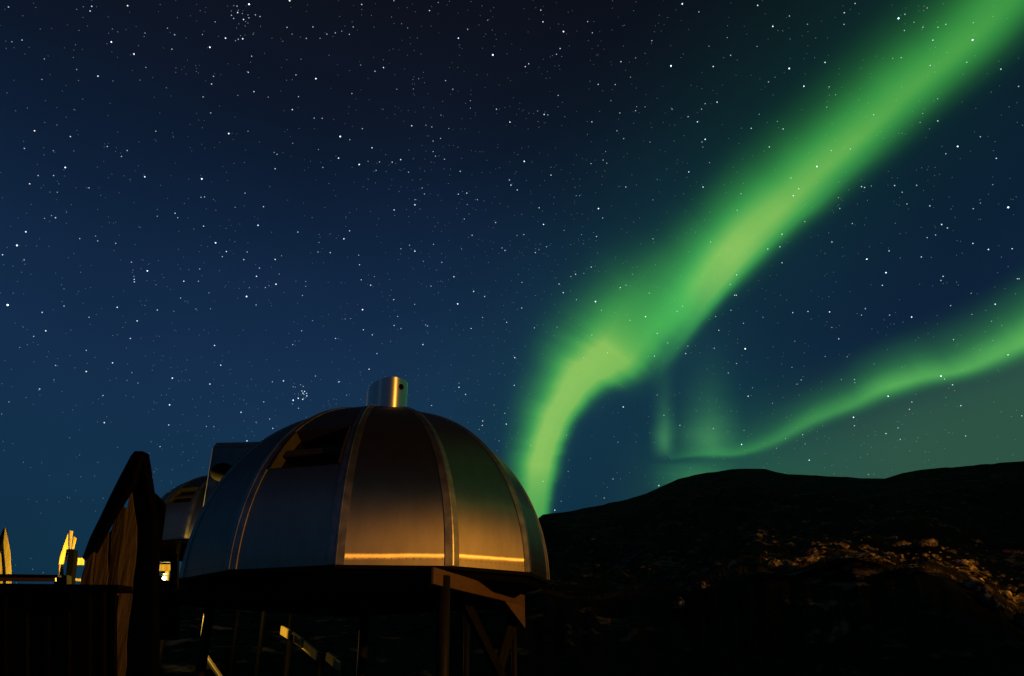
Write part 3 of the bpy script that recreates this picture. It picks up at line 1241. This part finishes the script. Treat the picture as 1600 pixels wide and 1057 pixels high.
# scattered stones: too many to count
bm_v, bm_f = [], []
protos = []
for s in range(6):
    b = rock_mesh((1, 1, .6), 200 + s, 2)
    b.verts.ensure_lookup_table()
    protos.append((np.array([v.co for v in b.verts]), [[v.index for v in f.verts] for f in b.faces]))
    b.free()
g = np.random.default_rng(5)
base_i = 0
ast = g.uniform(3, 40, 2600)
rst = np.where(g.random(2600) < .75, 45 + g.exponential(28, 2600), g.uniform(60, 260, 2600))
zst = height(ast, rst)
keepn = fbm(rst * np.sin(np.radians(ast)) * .06, rst * np.cos(np.radians(ast)) * .06, 91, 3)
for k in range(2600):
    a, r = float(ast[k]), float(rst[k])
    if keepn[k] < 0:
        continue
    p = Vector((r * math.sin(R_(a)), r * math.cos(R_(a)), zst[k]))
    s = (.05 + g.exponential(.09)) * (1 + r / 160)
    P, F = protos[k % 6]
    th = g.uniform(0, 6.28)
    ct, st = math.cos(th), math.sin(th)
    Q = np.stack([P[:, 0] * ct - P[:, 1] * st, P[:, 0] * st + P[:, 1] * ct, P[:, 2]], 1) * s + np.array(p)
    bm_v += Q.tolist()
    bm_f += [[i + base_i for i in f] for f in F]
    base_i += len(P)
me = bpy.data.meshes.new('scattered_stones')
me.from_pydata(bm_v, [], bm_f)
tag(obj('scattered_stones', me, M['rock']), 'loose stones strewn over the dark slope', 'stones', None, 'stuff')

# dry grass and dwarf birch twigs on the bank: stuff
M['grass'] = simple('dry grass', (.03, .022, .010), .8, 0, .2)
gv, gf = [], []


def blade(p, hgt, w, lean, az):
    b = len(gv)
    dx, dy = math.cos(az), math.sin(az)
    lx, ly = lean
    gv.extend([(p.x - dx * w, p.y - dy * w, p.z - .03), (p.x + dx * w, p.y + dy * w, p.z - .03),
               (p.x + lx * .4 + dx * w * .7, p.y + ly * .4 + dy * w * .7, p.z + hgt * .6), (p.x + lx * .4 - dx * w * .7, p.y + ly * .4 - dy * w * .7, p.z + hgt * .6),
               (p.x + lx, p.y + ly, p.z + hgt)])
    gf.extend([(b, b + 1, b + 2, b + 3), (b + 3, b + 2, b + 4)])


ac = np.repeat(g.uniform(2, 39.5, 600), 12) + g.normal(size=7200) * .22
rc = np.repeat(np.where(g.random(600) < .5, g.uniform(45.5, 49, 600), g.uniform(49, 75, 600)), 12) + g.normal(size=7200) * .2
zc = height(ac, rc)
for a, r, z in zip(ac, rc, zc):
    blade(Vector((r * math.sin(R_(a)), r * math.cos(R_(a)), z)), g.uniform(.18, .5), g.uniform(.006, .014), (g.normal() * .12, g.normal() * .12), g.uniform(0, 3.14))
me = bpy.data.meshes.new('dry_grass')
me.from_pydata(gv, [], gf)
tag(obj('dry_grass', me, M['grass']), 'dry grass tufts covering the dark bank', 'grass', None, 'stuff')


# ------------------------------------------------------------------ aurora: hanging ribbons of glowing air
def catmull(P, n):
    P = np.array(P, float)
    Q = np.vstack([2 * P[0] - P[1], P, 2 * P[-1] - P[-2]])
    out, us = [], []
    K = len(P) - 1
    for i in range(K):
        for j in range(n if i < K - 1 else n + 1):
            t = j / n
            a, b, c, d_ = Q[i], Q[i + 1], Q[i + 2], Q[i + 3]
            out.append(.5 * (2 * b + (c - a) * t + (2 * a - 5 * b + 4 * c - d_) * t * t + (3 * b - a - 3 * c + d_) * t ** 3))
            us.append((i + t) / K)
    return np.array(out), np.array(us)


def ribbon(stations, dist0, dist1, wing=(.45, .35), extra=None, nv=20, n=8):
    """stations: (left, crest, right) places; laid on a sheet dist0..dist1 metres away. UV: u along, v across (crest at .5)"""
    S = []
    for Lp, Cp, Rp_ in stations:
        Lp, Cp, Rp_ = map(np.array, (Lp, Cp, Rp_))
        Lp2, Rp2 = Cp + (Lp - Cp) * (1 + wing[0]), Cp + (Rp_ - Cp) * (1 + wing[1])
        S.append(np.concatenate([np.array(ray(*q)) for q in (Lp2, Cp, Rp2)]))
    if extra:
        for e in extra:
            S.append(np.concatenate([np.array(Vector(q).normalized()) for q in e]))
    P, us = catmull(S, n)
    verts, uvs, faces = [], [], []
    for row, u in zip(P, us):
        D_ = dist0 + (dist1 - dist0) * u
        l_, c_, r_ = row[:3], row[3:6], row[6:]
        for j in range(nv + 1):
            v = j / nv
            q = l_ * (1 - v / .5) + c_ * (v / .5) if v <= .5 else c_ * (1 - (v - .5) / .5) + r_ * ((v - .5) / .5)
            q = q / np.linalg.norm(q) * D_
            verts.append((q[0], q[1], q[2] + 1.6))
            uvs.append((u, v))
    for i in range(len(us) - 1):
        for j in range(nv):
            a = i * (nv + 1) + j
            faces.append((a, a + 1, a + nv + 2, a + nv + 1))
    me = bpy.data.meshes.new('aurora')
    me.from_pydata(verts, [], faces)
    uv = me.uv_layers.new(name='UVMap')
    for lp_ in me.loops:
        uv.data[lp_.index].uv = uvs[lp_.vertex_index]
    me.polygons.foreach_set('use_smooth', [True] * len(faces))
    return me


def aurora_mat(name, prof_a, prof_b, along, blend=(.25, .6), green=(.055, .45, .055), yel=(.27, .12, .03), ypow=9.0, streak=.12, tint=1.0):
    mm = bpy.data.materials.new(name)
    mm.use_nodes = True
    n, l = mm.node_tree.nodes, mm.node_tree.links
    n.clear()
    uvn = n.new('ShaderNodeTexCoord')
    sp = n.new('ShaderNodeSeparateXYZ')
    l.new(uvn.outputs['UV'], sp.inputs[0])
    u, v = sp.outputs[0], sp.outputs[1]

    # gentle waver of the rays
    mp = n.new('ShaderNodeMapping')
    mp.inputs['Scale'].default_value = (16, .9, 1)
    l.new(uvn.outputs['UV'], mp.inputs[0])
    no = n.new('ShaderNodeTexNoise')
    no.inputs['Scale'].default_value = 1
    no.inputs['Detail'].default_value = 3
    l.new(mp.outputs[0], no.inputs['Vector'])
    mp2 = n.new('ShaderNodeMapping')
    mp2.inputs['Scale'].default_value = (7, .8, 1)
    l.new(uvn.outputs['UV'], mp2.inputs[0])
    no2 = n.new('ShaderNodeTexNoise')
    no2.inputs['Scale'].default_value = 1
    no2.inputs['Detail'].default_value = 3
    l.new(mp2.outputs[0], no2.inputs['Vector'])

    def ma(op, a, b=None, c=None):
        q = n.new('ShaderNodeMath')
        q.operation = op
        for i, x in enumerate((a, b, c)):
            if x is None:
                continue
            if isinstance(x, (int, float)):
                q.inputs[i].default_value = x
            else:
                l.new(x, q.inputs[i])
        return q.outputs[0]
    vw = ma('ADD', v, ma('MULTIPLY', ma('SUBTRACT', no2.outputs[0], .5), .17))

    def fc(pts, inp):
        r = n.new('ShaderNodeValToRGB')
        r.color_ramp.interpolation = 'EASE' if len(pts) < 3 else 'B_SPLINE'
        e = r.color_ramp.elements
        e[0].position, e[0].color = pts[0][0], (pts[0][1],) * 3 + (1,)
        e[1].position, e[1].color = pts[-1][0], (pts[-1][1],) * 3 + (1,)
        for p, val in pts[1:-1]:
            k = e.new(p)
            k.color = (val,) * 3 + (1,)
        l.new(inp, r.inputs[0])
        return r.outputs[0]
    A, B = fc(prof_a, vw), fc(prof_b, vw)
    mr = n.new('ShaderNodeMapRange')
    mr.interpolation_type = 'SMOOTHSTEP'
    mr.inputs['From Min'].default_value = blend[0]
    mr.inputs['From Max'].default_value = blend[1]
    l.new(u, mr.inputs[0])
    mix = ma('ADD', ma('MULTIPLY', A, ma('SUBTRACT', 1, mr.outputs[0])), ma('MULTIPLY', B, mr.outputs[0]))
    I = ma('MULTIPLY', mix, fc(along, u))
    edge = fc([(0, 0), (.05, 0), (.2, 1), (.8, 1), (.95, 0), (1, 0)], v)
    st = ma('ADD', 1 - streak / 2, ma('MULTIPLY', no.outputs[0], streak))
    I = ma('MULTIPLY', ma('MULTIPLY', I, st), edge)

    def sc_(col, f):
        q = n.new('ShaderNodeVectorMath')
        q.operation = 'SCALE'
        q.inputs[0].default_value = col
        l.new(f, q.inputs['Scale'])
        return q.outputs[0]
    add = n.new('ShaderNodeVectorMath')
    add.operation = 'ADD'
    l.new(sc_(green, ma('POWER', I, 1.25)), add.inputs[0])
    l.new(sc_(yel, ma('POWER', I, ypow)), add.inputs[1])
    em = n.new('ShaderNodeEmission')
    l.new(add.outputs[0], em.inputs['Color'])
    em.inputs['Strength'].default_value = tint
    tr = n.new('ShaderNodeBsdfTransparent')
    ad = n.new('ShaderNodeAddShader')
    l.new(em.outputs[0], ad.inputs[0])
    l.new(tr.outputs[0], ad.inputs[1])
    out = n.new('ShaderNodeOutputMaterial')
    l.new(ad.outputs[0], out.inputs['Surface'])
    mm.cycles.emission_sampling = 'NONE'
    return mm


FOLD = [((782, 860), (830, 858), (868, 856)), ((782, 800), (832, 800), (872, 800)), ((784, 740), (838, 742), (886, 742)),
        ((788, 682), (848, 690), (896, 698)), ((800, 618), (870, 638), (918, 660)), ((826, 545), (908, 582), (968, 626)), ((846, 500), (938, 552), (1018, 618)),
        ((872, 462), (970, 522), (1058, 584)), ((925, 400), (1022, 468), (1098, 530)), ((985, 345), (1066, 415), (1120, 462)), ((1040, 295), (1110, 366), (1160, 402))]
BAND = [((925, 520), (1000, 590), (1035, 622)), ((955, 480), (1024, 548), (1060, 582)), ((990, 432), (1064, 494), (1104, 526)), ((1026, 384), (1102, 444), (1148, 480)), ((1082, 312), (1162, 376), (1212, 416)),
        ((1170, 216), (1248, 292), (1308, 332)), ((1262, 130), (1336, 208), (1402, 252)), ((1358, 44), (1432, 124), (1500, 172)),
        ((1455, -42), (1532, 37), (1606, 88)), ((1555, -130), (1628, -56), (1705, -2)), ((1650, -225), (1730, -150), (1820, -100))]
# past the edge of the picture the band goes on overhead and down behind
ext = []
c_last = np.array(ray(1730, -150))
c_prev = np.array(ray(1525, 35))
tdir = c_last - c_prev * (c_last @ c_prev)
tdir /= np.linalg.norm(tdir)
ax = np.cross(c_prev, tdir)
ang0 = math.acos(c_last @ c_prev)
for kk in range(1, 9):
    th = ang0 + kk * R_(12)
    c_ = c_prev * math.cos(th) + tdir * math.sin(th)
    wl_, wr_ = .13 + .012 * kk, .11 + .01 * kk
    ext.append((c_ + ax * wl_, c_, c_ - ax * wr_))
if (np.array(ray(1640, -240)) - c_last) @ ax < 0:
    ext = [(e[2], e[1], e[0]) for e in ext]
K_ = len(BAND) + len(ext) - 1
uu = lambda i: i / K_
PR = [(0, 0), (.10, .03), (.22, .15), (.32, .50), (.40, .94), (.50, 1.06), (.62, 1.06), (.70, .86), (.75, .30), (.81, .05), (1, 0)]
PS = [(0, 0), (.10, .04), (.22, .15), (.32, .40), (.42, .84), (.52, 1.0), (.60, .90), (.69, .50), (.77, .18), (.88, .03), (1, 0)]
mA = aurora_mat('green aurora band', PR, PS,
                [(0, 0), (uu(.7), .12), (uu(1.6), .50), (uu(2.6), .92), (uu(4), 1.04), (uu(5.2), .95), (uu(6.5), .88), (uu(8), .82), (uu(9.5), .62), (uu(11), .22), (uu(13), .05), (1, 0)],
                (uu(3), uu(6.5)))
mF = aurora_mat('green aurora fold', PR, PR,
                [(0, .74), (.12, .84), (.25, 1.05), (.45, 1.12), (.60, 1.10), (.72, .84), (.84, .36), (1, 0)], (.3, .7), (.062, .44, .03), streak=.03)
aur = thing('aurora', 'broad bright green aurora band slanting from behind the dome to the upper right', 'aurora', (0, 0, 0), 0, 'aurora in the sky')
o = obj('fold', ribbon(BAND, 30000, 14000, extra=ext, n=7), mA, aur)
o['label'] = 'long straight upper fold of the band'
o = obj('fold', ribbon(FOLD, 31000, 30500, n=7), mF, aur)
o['label'] = 'curved yellow-green lower fold behind the dome'

ARC = [((1035, 700), (1045, 716), (1050, 722)), ((1085, 690), (1095, 709), (1098, 718)), ((1140, 684), (1150, 707), (1156, 719)), ((1190, 664), (1204, 690), (1214, 706)), ((1250, 628), (1268, 656), (1280, 674)),
       ((1310, 598), (1330, 630), (1344, 650)), ((1358, 565), (1380, 604), (1396, 630)), ((1414, 545), (1440, 588), (1454, 612)),
       ((1470, 530), (1498, 577), (1512, 600)), ((1532, 500), (1562, 552), (1580, 582)), ((1590, 465), (1622, 522), (1642, 555)), ((1655, 415), (1690, 480), (1715, 520))]
ext2 = []
for a_, e_, w_ in ((50, 24, 3.4), (60, 27, 4), (72, 30, 4.5), (86, 32, 5), (100, 32, 5), (116, 29, 5), (132, 24, 5), (150, 17, 4)):
    def dd(a, e):
        return (math.sin(R_(a)) * math.cos(R_(e)), math.cos(R_(a)) * math.cos(R_(e)), math.sin(R_(e)))
    ext2.append((dd(a_, e_ + w_ * 1.5), dd(a_, e_), dd(a_, e_ - w_)))
K2 = len(ARC) + len(ext2) - 1
uv2 = lambda i: i / K2
mB = aurora_mat('fainter green aurora arc',
                [(0, 0), (.10, .05), (.24, .16), (.36, .36), (.46, .90), (.54, 1.05), (.64, .75), (.75, .24), (.88, .03), (1, 0)],
                [(0, 0), (.10, .06), (.24, .20), (.36, .42), (.46, .92), (.54, 1.05), (.64, .75), (.75, .26), (.88, .05), (1, 0)],
                [(0, .10), (uv2(1.5), .44), (uv2(3), .42), (uv2(4), .56), (uv2(5), .60), (uv2(6), .82), (uv2(7), .84), (uv2(8), .74), (uv2(9), .84), (uv2(10), .86), (uv2(12), .95), (uv2(14.5), 1.9), (uv2(17), 1.2), (1, 0)],
                (.2, .4), (.045, .42, .05), (.08, .05, .01), 3.0, .35)
arc = obj('aurora', ribbon(ARC, 38000, 30000, wing=(.9, .3), extra=ext2, n=6), mB)
tag(arc, 'narrow fainter green aurora arc low over the right hills', 'aurora', 'aurora in the sky')

mC = aurora_mat('aurora rays',
                [(0, 0), (.15, .05), (.32, .45), (.5, 1.0), (.62, .8), (.78, .2), (.9, .02), (1, 0)],
                [(0, 0), (.15, .05), (.32, .45), (.5, 1.0), (.62, .8), (.78, .2), (.9, .02), (1, 0)],
                [(0, 0), (.05, .16), (.13, .56), (.22, .58), (.34, .34), (.52, .16), (.75, .07), (1, 0)], (.2, .4), (.07, .36, .08), (.05, .04, .02), 3.0, .15)


def vray(xc, w, y0, y1, lab, mt, dist=36000):
    st_ = []
    for i in range(7):
        y = y0 + (y1 - y0) * i / 6
        x = xc + (y0 - y) * .012
        st_.append(((x - w, y), (x, y), (x + w, y)))
    o_ = obj('aurora_ray', ribbon(st_, dist, dist, wing=(.3, .3), n=4), mt)
    tag(o_, lab, 'aurora', 'aurora in the sky')
    return o_


vray(1036, 24, 722, 530, 'thin upright aurora ray left of the wider one over the hill', mC, 36000)
vray(1104, 62, 726, 505, 'wide soft upright aurora ray at the left end of the faint arc', mC, 36500)
mD = aurora_mat('aurora glow under the cloud',
                [(0, 0), (.2, .2), (.5, 1), (.8, .2), (1, 0)], [(0, 0), (.2, .2), (.5, 1), (.8, .2), (1, 0)],
                [(0, .3), (.45, .50), (.8, .3), (1, 0)], (.2, .4), (.06, .42, .08), (.08, .05, .01), 3, .1)
vray(1085, 75, 765, 718, 'low green glow just above the hill under the wide ray', mD, 37000)

# ------------------------------------------------------------------ stars
S1 = (0, 0, 3.019, "40,34,2 104,190,2 433,31,2.5 425,53,2.5 393,33,1 602,28,3 525,199,4 632,256,3.5 462,360,3 530,138,1 362,329,1.5 198,376,1.5 209,279,1.5 56,198,1.5 684,157,1.5 680,173,1 790,134,1.5 824,165,2 811,233,2 955,164,1.5 990,224,4 1064,181,3.5 1175,21,5 1121,60,3 1118,30,2 1092,73,2 1102,88,2 1149,93,3 1174,85,2 1205,71,2 1226,79,2 1145,184,3.5 1124,186,2 1111,193,1.5 1187,266,2 1171,342,2.5 1007,361,2 998,397,2.5 958,458,2 1354,130,2 1378,162,1.5 1366,4,4 1476,128,2 1542,162,2 1582,156,2 1445,182,2 1510,182,1.5 1490,372,4 1396,354,2 1198,433,2.5 1408,457,2 1379,518,3 1265,459,1.5 1122,451,1.2 994,534,2 1079,631,4 1482,558,2 1520,559,2 163,618,3 332,645,2.5 115,701,2 252,712,1.5 308,791,4 180,829,2 253,829,2 140,868,2.5 506,692,2 600,711,2 573,739,2 735,620,2 420,887,2 683,835,3.5 952,845,4.5 270,908,1.5 243,1018,1.5 262,1028,2.5 210,1031,1.5 826,1007,2.5 838,1028,2 742,1021,1.5 948,932,2 965,930,2 1156,912,2 1243,976,2.5 1109,979,1.5 1298,797,2.5 1523,791,2 1307,729,2 1293,720,1.5 1381,677,1.5 1597,747,3.5 1502,706,1.5 688,319,1.5 660,379,1 533,383,1 349,518,1 1015,104,1.5 1170,620,1.5 1420,280,1")
S2 = (530, 0, 3.019, "106,22,2.5 426,51,2.5 951,49,2.5 961,104,3 1058,150,4 1172,103,2 1194,156,2 1475,193,2 606,139,2 562,181,3.5 725,260,5 66,128,2 48,163,2 12,148,1.5 209,320,3 169,337,2 101,308,1.5 894,302,2.5 878,315,2.5 1042,230,2.5 1025,257,2 1329,292,2.5 1565,312,5 1398,274,1.5 1222,399,2.5 1302,400,2 1374,365,1.5 536,422,2 502,381,2 350,421,1.5 375,372,1.5 272,422,1.5 60,442,2 1033,451,2 742,516,2.5 805,577,3 967,541,3 984,543,2 936,525,1.5 1403,504,1.5 1443,505,1.5 1398,523,2 1324,534,2 1570,516,2 1282,476,1.5 1192,576,2.5 1310,618,2 342,594,3 437,600,2 409,592,1.5 517,607,1.5 5,645,5 50,660,2 155,698,3 109,608,2 443,666,2 478,654,2 443,716,2 454,738,2 497,752,2 290,754,3 250,766,2.5 190,765,2 94,777,4 136,762,1.5 174,805,2 327,813,2 873,762,4 571,809,2.5 999,827,2.5 1188,773,2 1245,756,2 1262,771,2 1257,716,1.5 1342,655,2 803,850,2.5 810,874,3 840,897,2.5 391,888,2 402,916,2 358,943,2 357,967,3.5 259,991,3 562,917,2.5 602,912,2.5 652,943,2 604,966,1.5 590,1034,2 738,1051,2.5 943,981,2.5 1223,985,4 1352,883,2.5 1243,1029,2 1118,924,1.5 1134,924,1.5 1500,848,1 1480,944,1.5 1466,671,1.5 619,511,1.5 480,544,1.5 619,476,1.5 700,96,1.5 323,133,1.5 467,13,1.5 258,4,2 294,113,1.2")
S3 = (1060, 0, 2.963, "18,19,4 95,56,2 367,26,3 437,123,3.5 514,75,2 768,60,2.5 767,114,2 818,17,2 598,113,1.5 1019,86,5 1049,67,2 1091,104,1.5 1046,142,2 1132,127,2 1202,127,2 1238,114,2 1178,187,2.5 1362,186,4 1152,38,1.5 1365,106,1.5 513,318,4.5 679,290,3 581,400,3.5 698,403,2 1032,268,2 992,271,1.5 1335,289,2 1166,304,2 1200,458,1.5 1201,561,2.5 1493,321,2.5 1575,401,2 1119,568,1.5 1131,526,1.5 161,309,3 141,215,1.5 242,257,2 226,175,1.5 364,216,1.5 179,474,3 124,481,2 107,506,2 88,565,3 45,541,2 337,595,2.5 417,380,2 485,598,2.5 374,530,1.5 458,563,1.5 124,646,3.5 109,658,2 113,682,1.5 421,681,2.5 144,754,1.5 48,797,3 114,867,3 641,772,4 521,825,2 557,875,2.5 532,907,3 290,898,2 272,974,2 796,691,2 708,698,2 904,532,2 687,497,1.5 728,440,1.5 848,865,2.5 862,869,2.5 893,862,1.5 1001,860,2.5 1103,859,2 1293,679,4 1472,734,2.5 1238,713,2 1398,634,2 1036,891,2 1164,954,2.5 1365,967,2 1527,961,5 747,966,2 585,1027,2 805,1036,2 1455,856,1.5 1058,945,2 1398,941,1.5 741,916,1.5")
S4 = (0, 350, 3.019, "122,38,3.5 80,102,4.5 12,146,2.5 114,170,2 376,70,2 461,81,2 451,58,1.5 546,92,2 960,11,2.5 1217,7,3.5 1017,90,4 1068,131,3 1049,155,2 1150,169,2.5 1166,133,2 1405,39,2.5 1500,133,2 1558,136,2.5 1505,88,1.5 1298,168,3 1328,151,1.5 1224,209,2 1210,248,3 1317,237,1.5 1302,285,3.5 1269,292,1.5 1252,301,2 1176,302,1.5 1163,343,4.5 1208,383,2 1442,272,1.5 1442,295,1.5 1427,338,2 695,222,4 620,181,2 633,262,2.5 634,274,2.5 632,248,1.5 942,213,2 867,271,3 936,271,2 986,326,1.5 852,350,2 742,407,2.5 924,402,1.5 993,401,1.5 553,394,3 302,388,2 199,418,2.5 36,383,6 216,505,3 159,531,2 420,441,2 647,458,3 615,541,2.5 407,597,2 1012,574,3 1041,667,3 1381,570,2 1423,505,2 1474,457,1.5 1583,541,2.5 531,656,3 407,697,3 262,668,2 622,702,1.5 813,728,3.5 990,756,3 651,751,1.5 254,736,1.2 187,779,2.5 486,810,2 800,854,3.5 492,938,3 796,949,2.5 1137,889,3 1244,840,2 1208,936,1.5 1272,921,2 1287,965,2.5 1165,1024,3 755,1051,2 1285,745,2 1337,741,3 1383,769,1.5 1488,718,2 1430,767,2 1383,832,4 1407,823,3.5 1428,828,3 1447,812,3 1429,799,3 1437,791,3 1424,789,2.5 1446,800,2.5 1408,870,2 1380,850,1.5 1597,746,2.5 42,840,1.5 302,307,1 93,583,1.2 8,897,1.2 820,413,1.2 974,956,1.5 1009,957,1.5")
S5 = (530, 350, 3.019, "22,71,3.5 49,33,2.5 92,148,2 96,193,2.5 104,264,2.5 148,290,3 166,249,1.5 257,358,2.5 356,380,2 110,405,4 291,118,2 332,101,2 357,129,3.5 445,97,2 397,177,1.5 484,182,2 541,250,3 577,119,1.5 627,54,2.5 433,294,2 634,319,3 686,343,2.5 559,378,4 276,437,2 259,480,2.5 291,494,2 114,500,2.5 156,524,2.5 28,449,1.5 54,447,1.5 408,477,2 417,482,2 395,570,3 178,612,2 141,686,3 676,442,2 622,494,2.5 790,465,2.5 861,397,2.5 862,276,2 768,114,2 782,126,2.5 925,136,2.5 942,122,1.5 978,108,2 964,3,3.5 871,51,2 839,55,1.5 1061,31,1.5 1143,51,1.5 1214,60,2.5 1037,284,2.5 1115,238,2.5 1093,249,2 1154,234,1.5 1189,204,2.5 1057,325,3 1119,358,2 1209,367,4.5 1237,408,2 1326,301,2.5 1353,290,2 1384,238,1.5 1463,327,2 1480,71,2 1445,438,3.5 1371,455,2 1500,517,2.5 1192,525,2 1265,609,2 1154,632,1.5 1487,624,2.5 1550,562,2 921,491,2 1028,487,1.5 828,631,3 826,762,2.5 565,771,3 565,752,1.5 596,805,2.5 781,894,2 788,945,3 677,930,2.5 675,951,2.5 660,970,1.5 436,857,2 2,745,2 35,808,1.5 1340,864,2.5 1532,903,2 1500,808,1.5 754,1024,1.5 1072,997,1.5 1594,413,2 730,855,1.5 903,1046,1.5")
S6 = (1060, 350, 2.6426, "428,43,2.5 419,95,2.5 428,161,2.5 369,104,2.5 240,211,2.5 214,250,2 133,75,2 17,340,2 232,295,2.5 239,295,2.5 217,357,2 154,383,2 167,440,2.5 276,516,4.5 240,577,2 206,616,2 269,411,2 30,536,2.5 39,505,2 148,514,2 634,75,2.5 778,146,4 870,112,2.5 1003,137,2.5 857,202,4 842,254,2.5 1027,57,2 1062,46,2 1087,3,3 1111,17,2.5 1216,81,2.5 1280,106,3 1378,103,2.5 1093,217,2.5 1084,234,2 1400,227,2 1407,227,2 1308,332,3 1124,338,2 1209,287,1.5 963,385,3.5 872,377,2 772,351,2 756,377,2 624,364,3 535,362,2.5 472,367,2.5 349,386,1.5 662,475,2.5 481,485,1.5 634,428,1.5 1136,478,2 1293,402,1.5 1212,374,1.5 1361,541,2.5 1084,629,4 1099,641,2 1132,665,2.5 1166,751,2.5 866,712,3.5 964,736,2 954,766,2 723,799,3.5 727,834,2 907,843,2 857,866,2.5 916,890,2 540,976,3 513,871,2 523,909,1.5 261,911,3.5 271,853,1.5 144,846,2 6,832,2 288,712,3 306,677,1.5 389,741,1.5 507,645,2 490,662,1.5 469,593,1.5 673,643,1.5 727,643,2 729,656,1.5 606,548,1.5 697,549,1.5 405,927,1.5 442,887,1.5 1186,876,2 1418,793,2 784,1035,1.5")
S7 = (760, 520, 3.2, "342,888,3 862,765,3 633,732,2 589,827,2 605,774,1 409,694,1.5 374,843,1.5 658,548,1.5 684,372,2.5 284,744,2")
stars = []
for x0, y0, s_, txt in (S1, S2, S3, S4, S5, S6, S7):
    for t_ in txt.split():
        zx, zy, mg = map(float, t_.split(','))
        stars.append((ray(x0 + zx / s_, y0 + zy / s_), mg))
# the rest of the starry sky, all round
gs = np.random.default_rng(21)
V = gs.normal(size=(46000, 3))
V /= np.linalg.norm(V, axis=1)[:, None]
V = V[V[:, 2] > .02]
clump = fbm(V[:, 0] * 9 + 10, V[:, 1] * 9 + V[:, 2] * 7 + 10, 77, 4, .7)
V = V[clump > -.75 + gs.random(len(V)) * .9]
for v, mg in zip(V, np.clip(.25 + gs.exponential(.24, len(V)), .25, .99)):
    stars.append((Vector(v), float(mg)))
# two tight clusters
for cx_, cy_, rad_, num_ in ((376, 32, 22, 14), (470, 616, 9, 12)):
    for k in range(num_):
        stars.append((ray(cx_ + gs.normal() * rad_ * .6, cy_ + gs.normal() * rad_ * .8), float(gs.uniform(.6, 1.5))))
SD = 60000.0
sv, sf, sb = [], [], []
for v, mg in stars:
    px_r = .46 + .135 * mg if mg >= 1 else .55           # radius in photograph pixels
    px_r = min(px_r, 1.35)
    br = {True: .05 + .10 * mg ** 1.75, False: .02 + .13 * mg}[mg >= 1]
    br = min(br, 1.6)
    rad = px_r / FPX * SD
    c = v * SD
    s_ = v.cross(Vector((0, 0, 1))).normalized()
    t_ = s_.cross(v)
    b = len(sv)
    for q in (s_, t_, -s_, -t_, v, -v):
        sv.append(tuple(c + q * rad))
    for i in range(4):
        sf.append((b + i, b + (i + 1) % 4, b + 4))
        sf.append((b + (i + 1) % 4, b + i, b + 5))
    warm = gs.random()
    tint_ = (.66, .87, 1.0) if warm < .9 else (1.0, .95, .88)
    sb += [tuple(br * q for q in tint_) + (1,)] * 6
me = bpy.data.meshes.new('stars')
me.from_pydata(sv, [], sf)
at_ = me.color_attributes.new('glow', 'FLOAT_COLOR', 'POINT')
at_.data.foreach_set('color', np.array(sb, dtype=np.float32).ravel())
ms = bpy.data.materials.new('starlight')
ms.use_nodes = True
n, l = ms.node_tree.nodes, ms.node_tree.links
n.clear()
an = n.new('ShaderNodeAttribute')
an.attribute_name = 'glow'
em = n.new('ShaderNodeEmission')
l.new(an.outputs['Color'], em.inputs['Color'])
tr = n.new('ShaderNodeBsdfTransparent')
ad = n.new('ShaderNodeAddShader')
l.new(em.outputs[0], ad.inputs[0])
l.new(tr.outputs[0], ad.inputs[1])
out = n.new('ShaderNodeOutputMaterial')
l.new(ad.outputs[0], out.inputs['Surface'])
ms.cycles.emission_sampling = 'NONE'
tag(obj('stars', me, ms), 'countless small white stars over the whole night sky', 'stars', None, 'stuff')
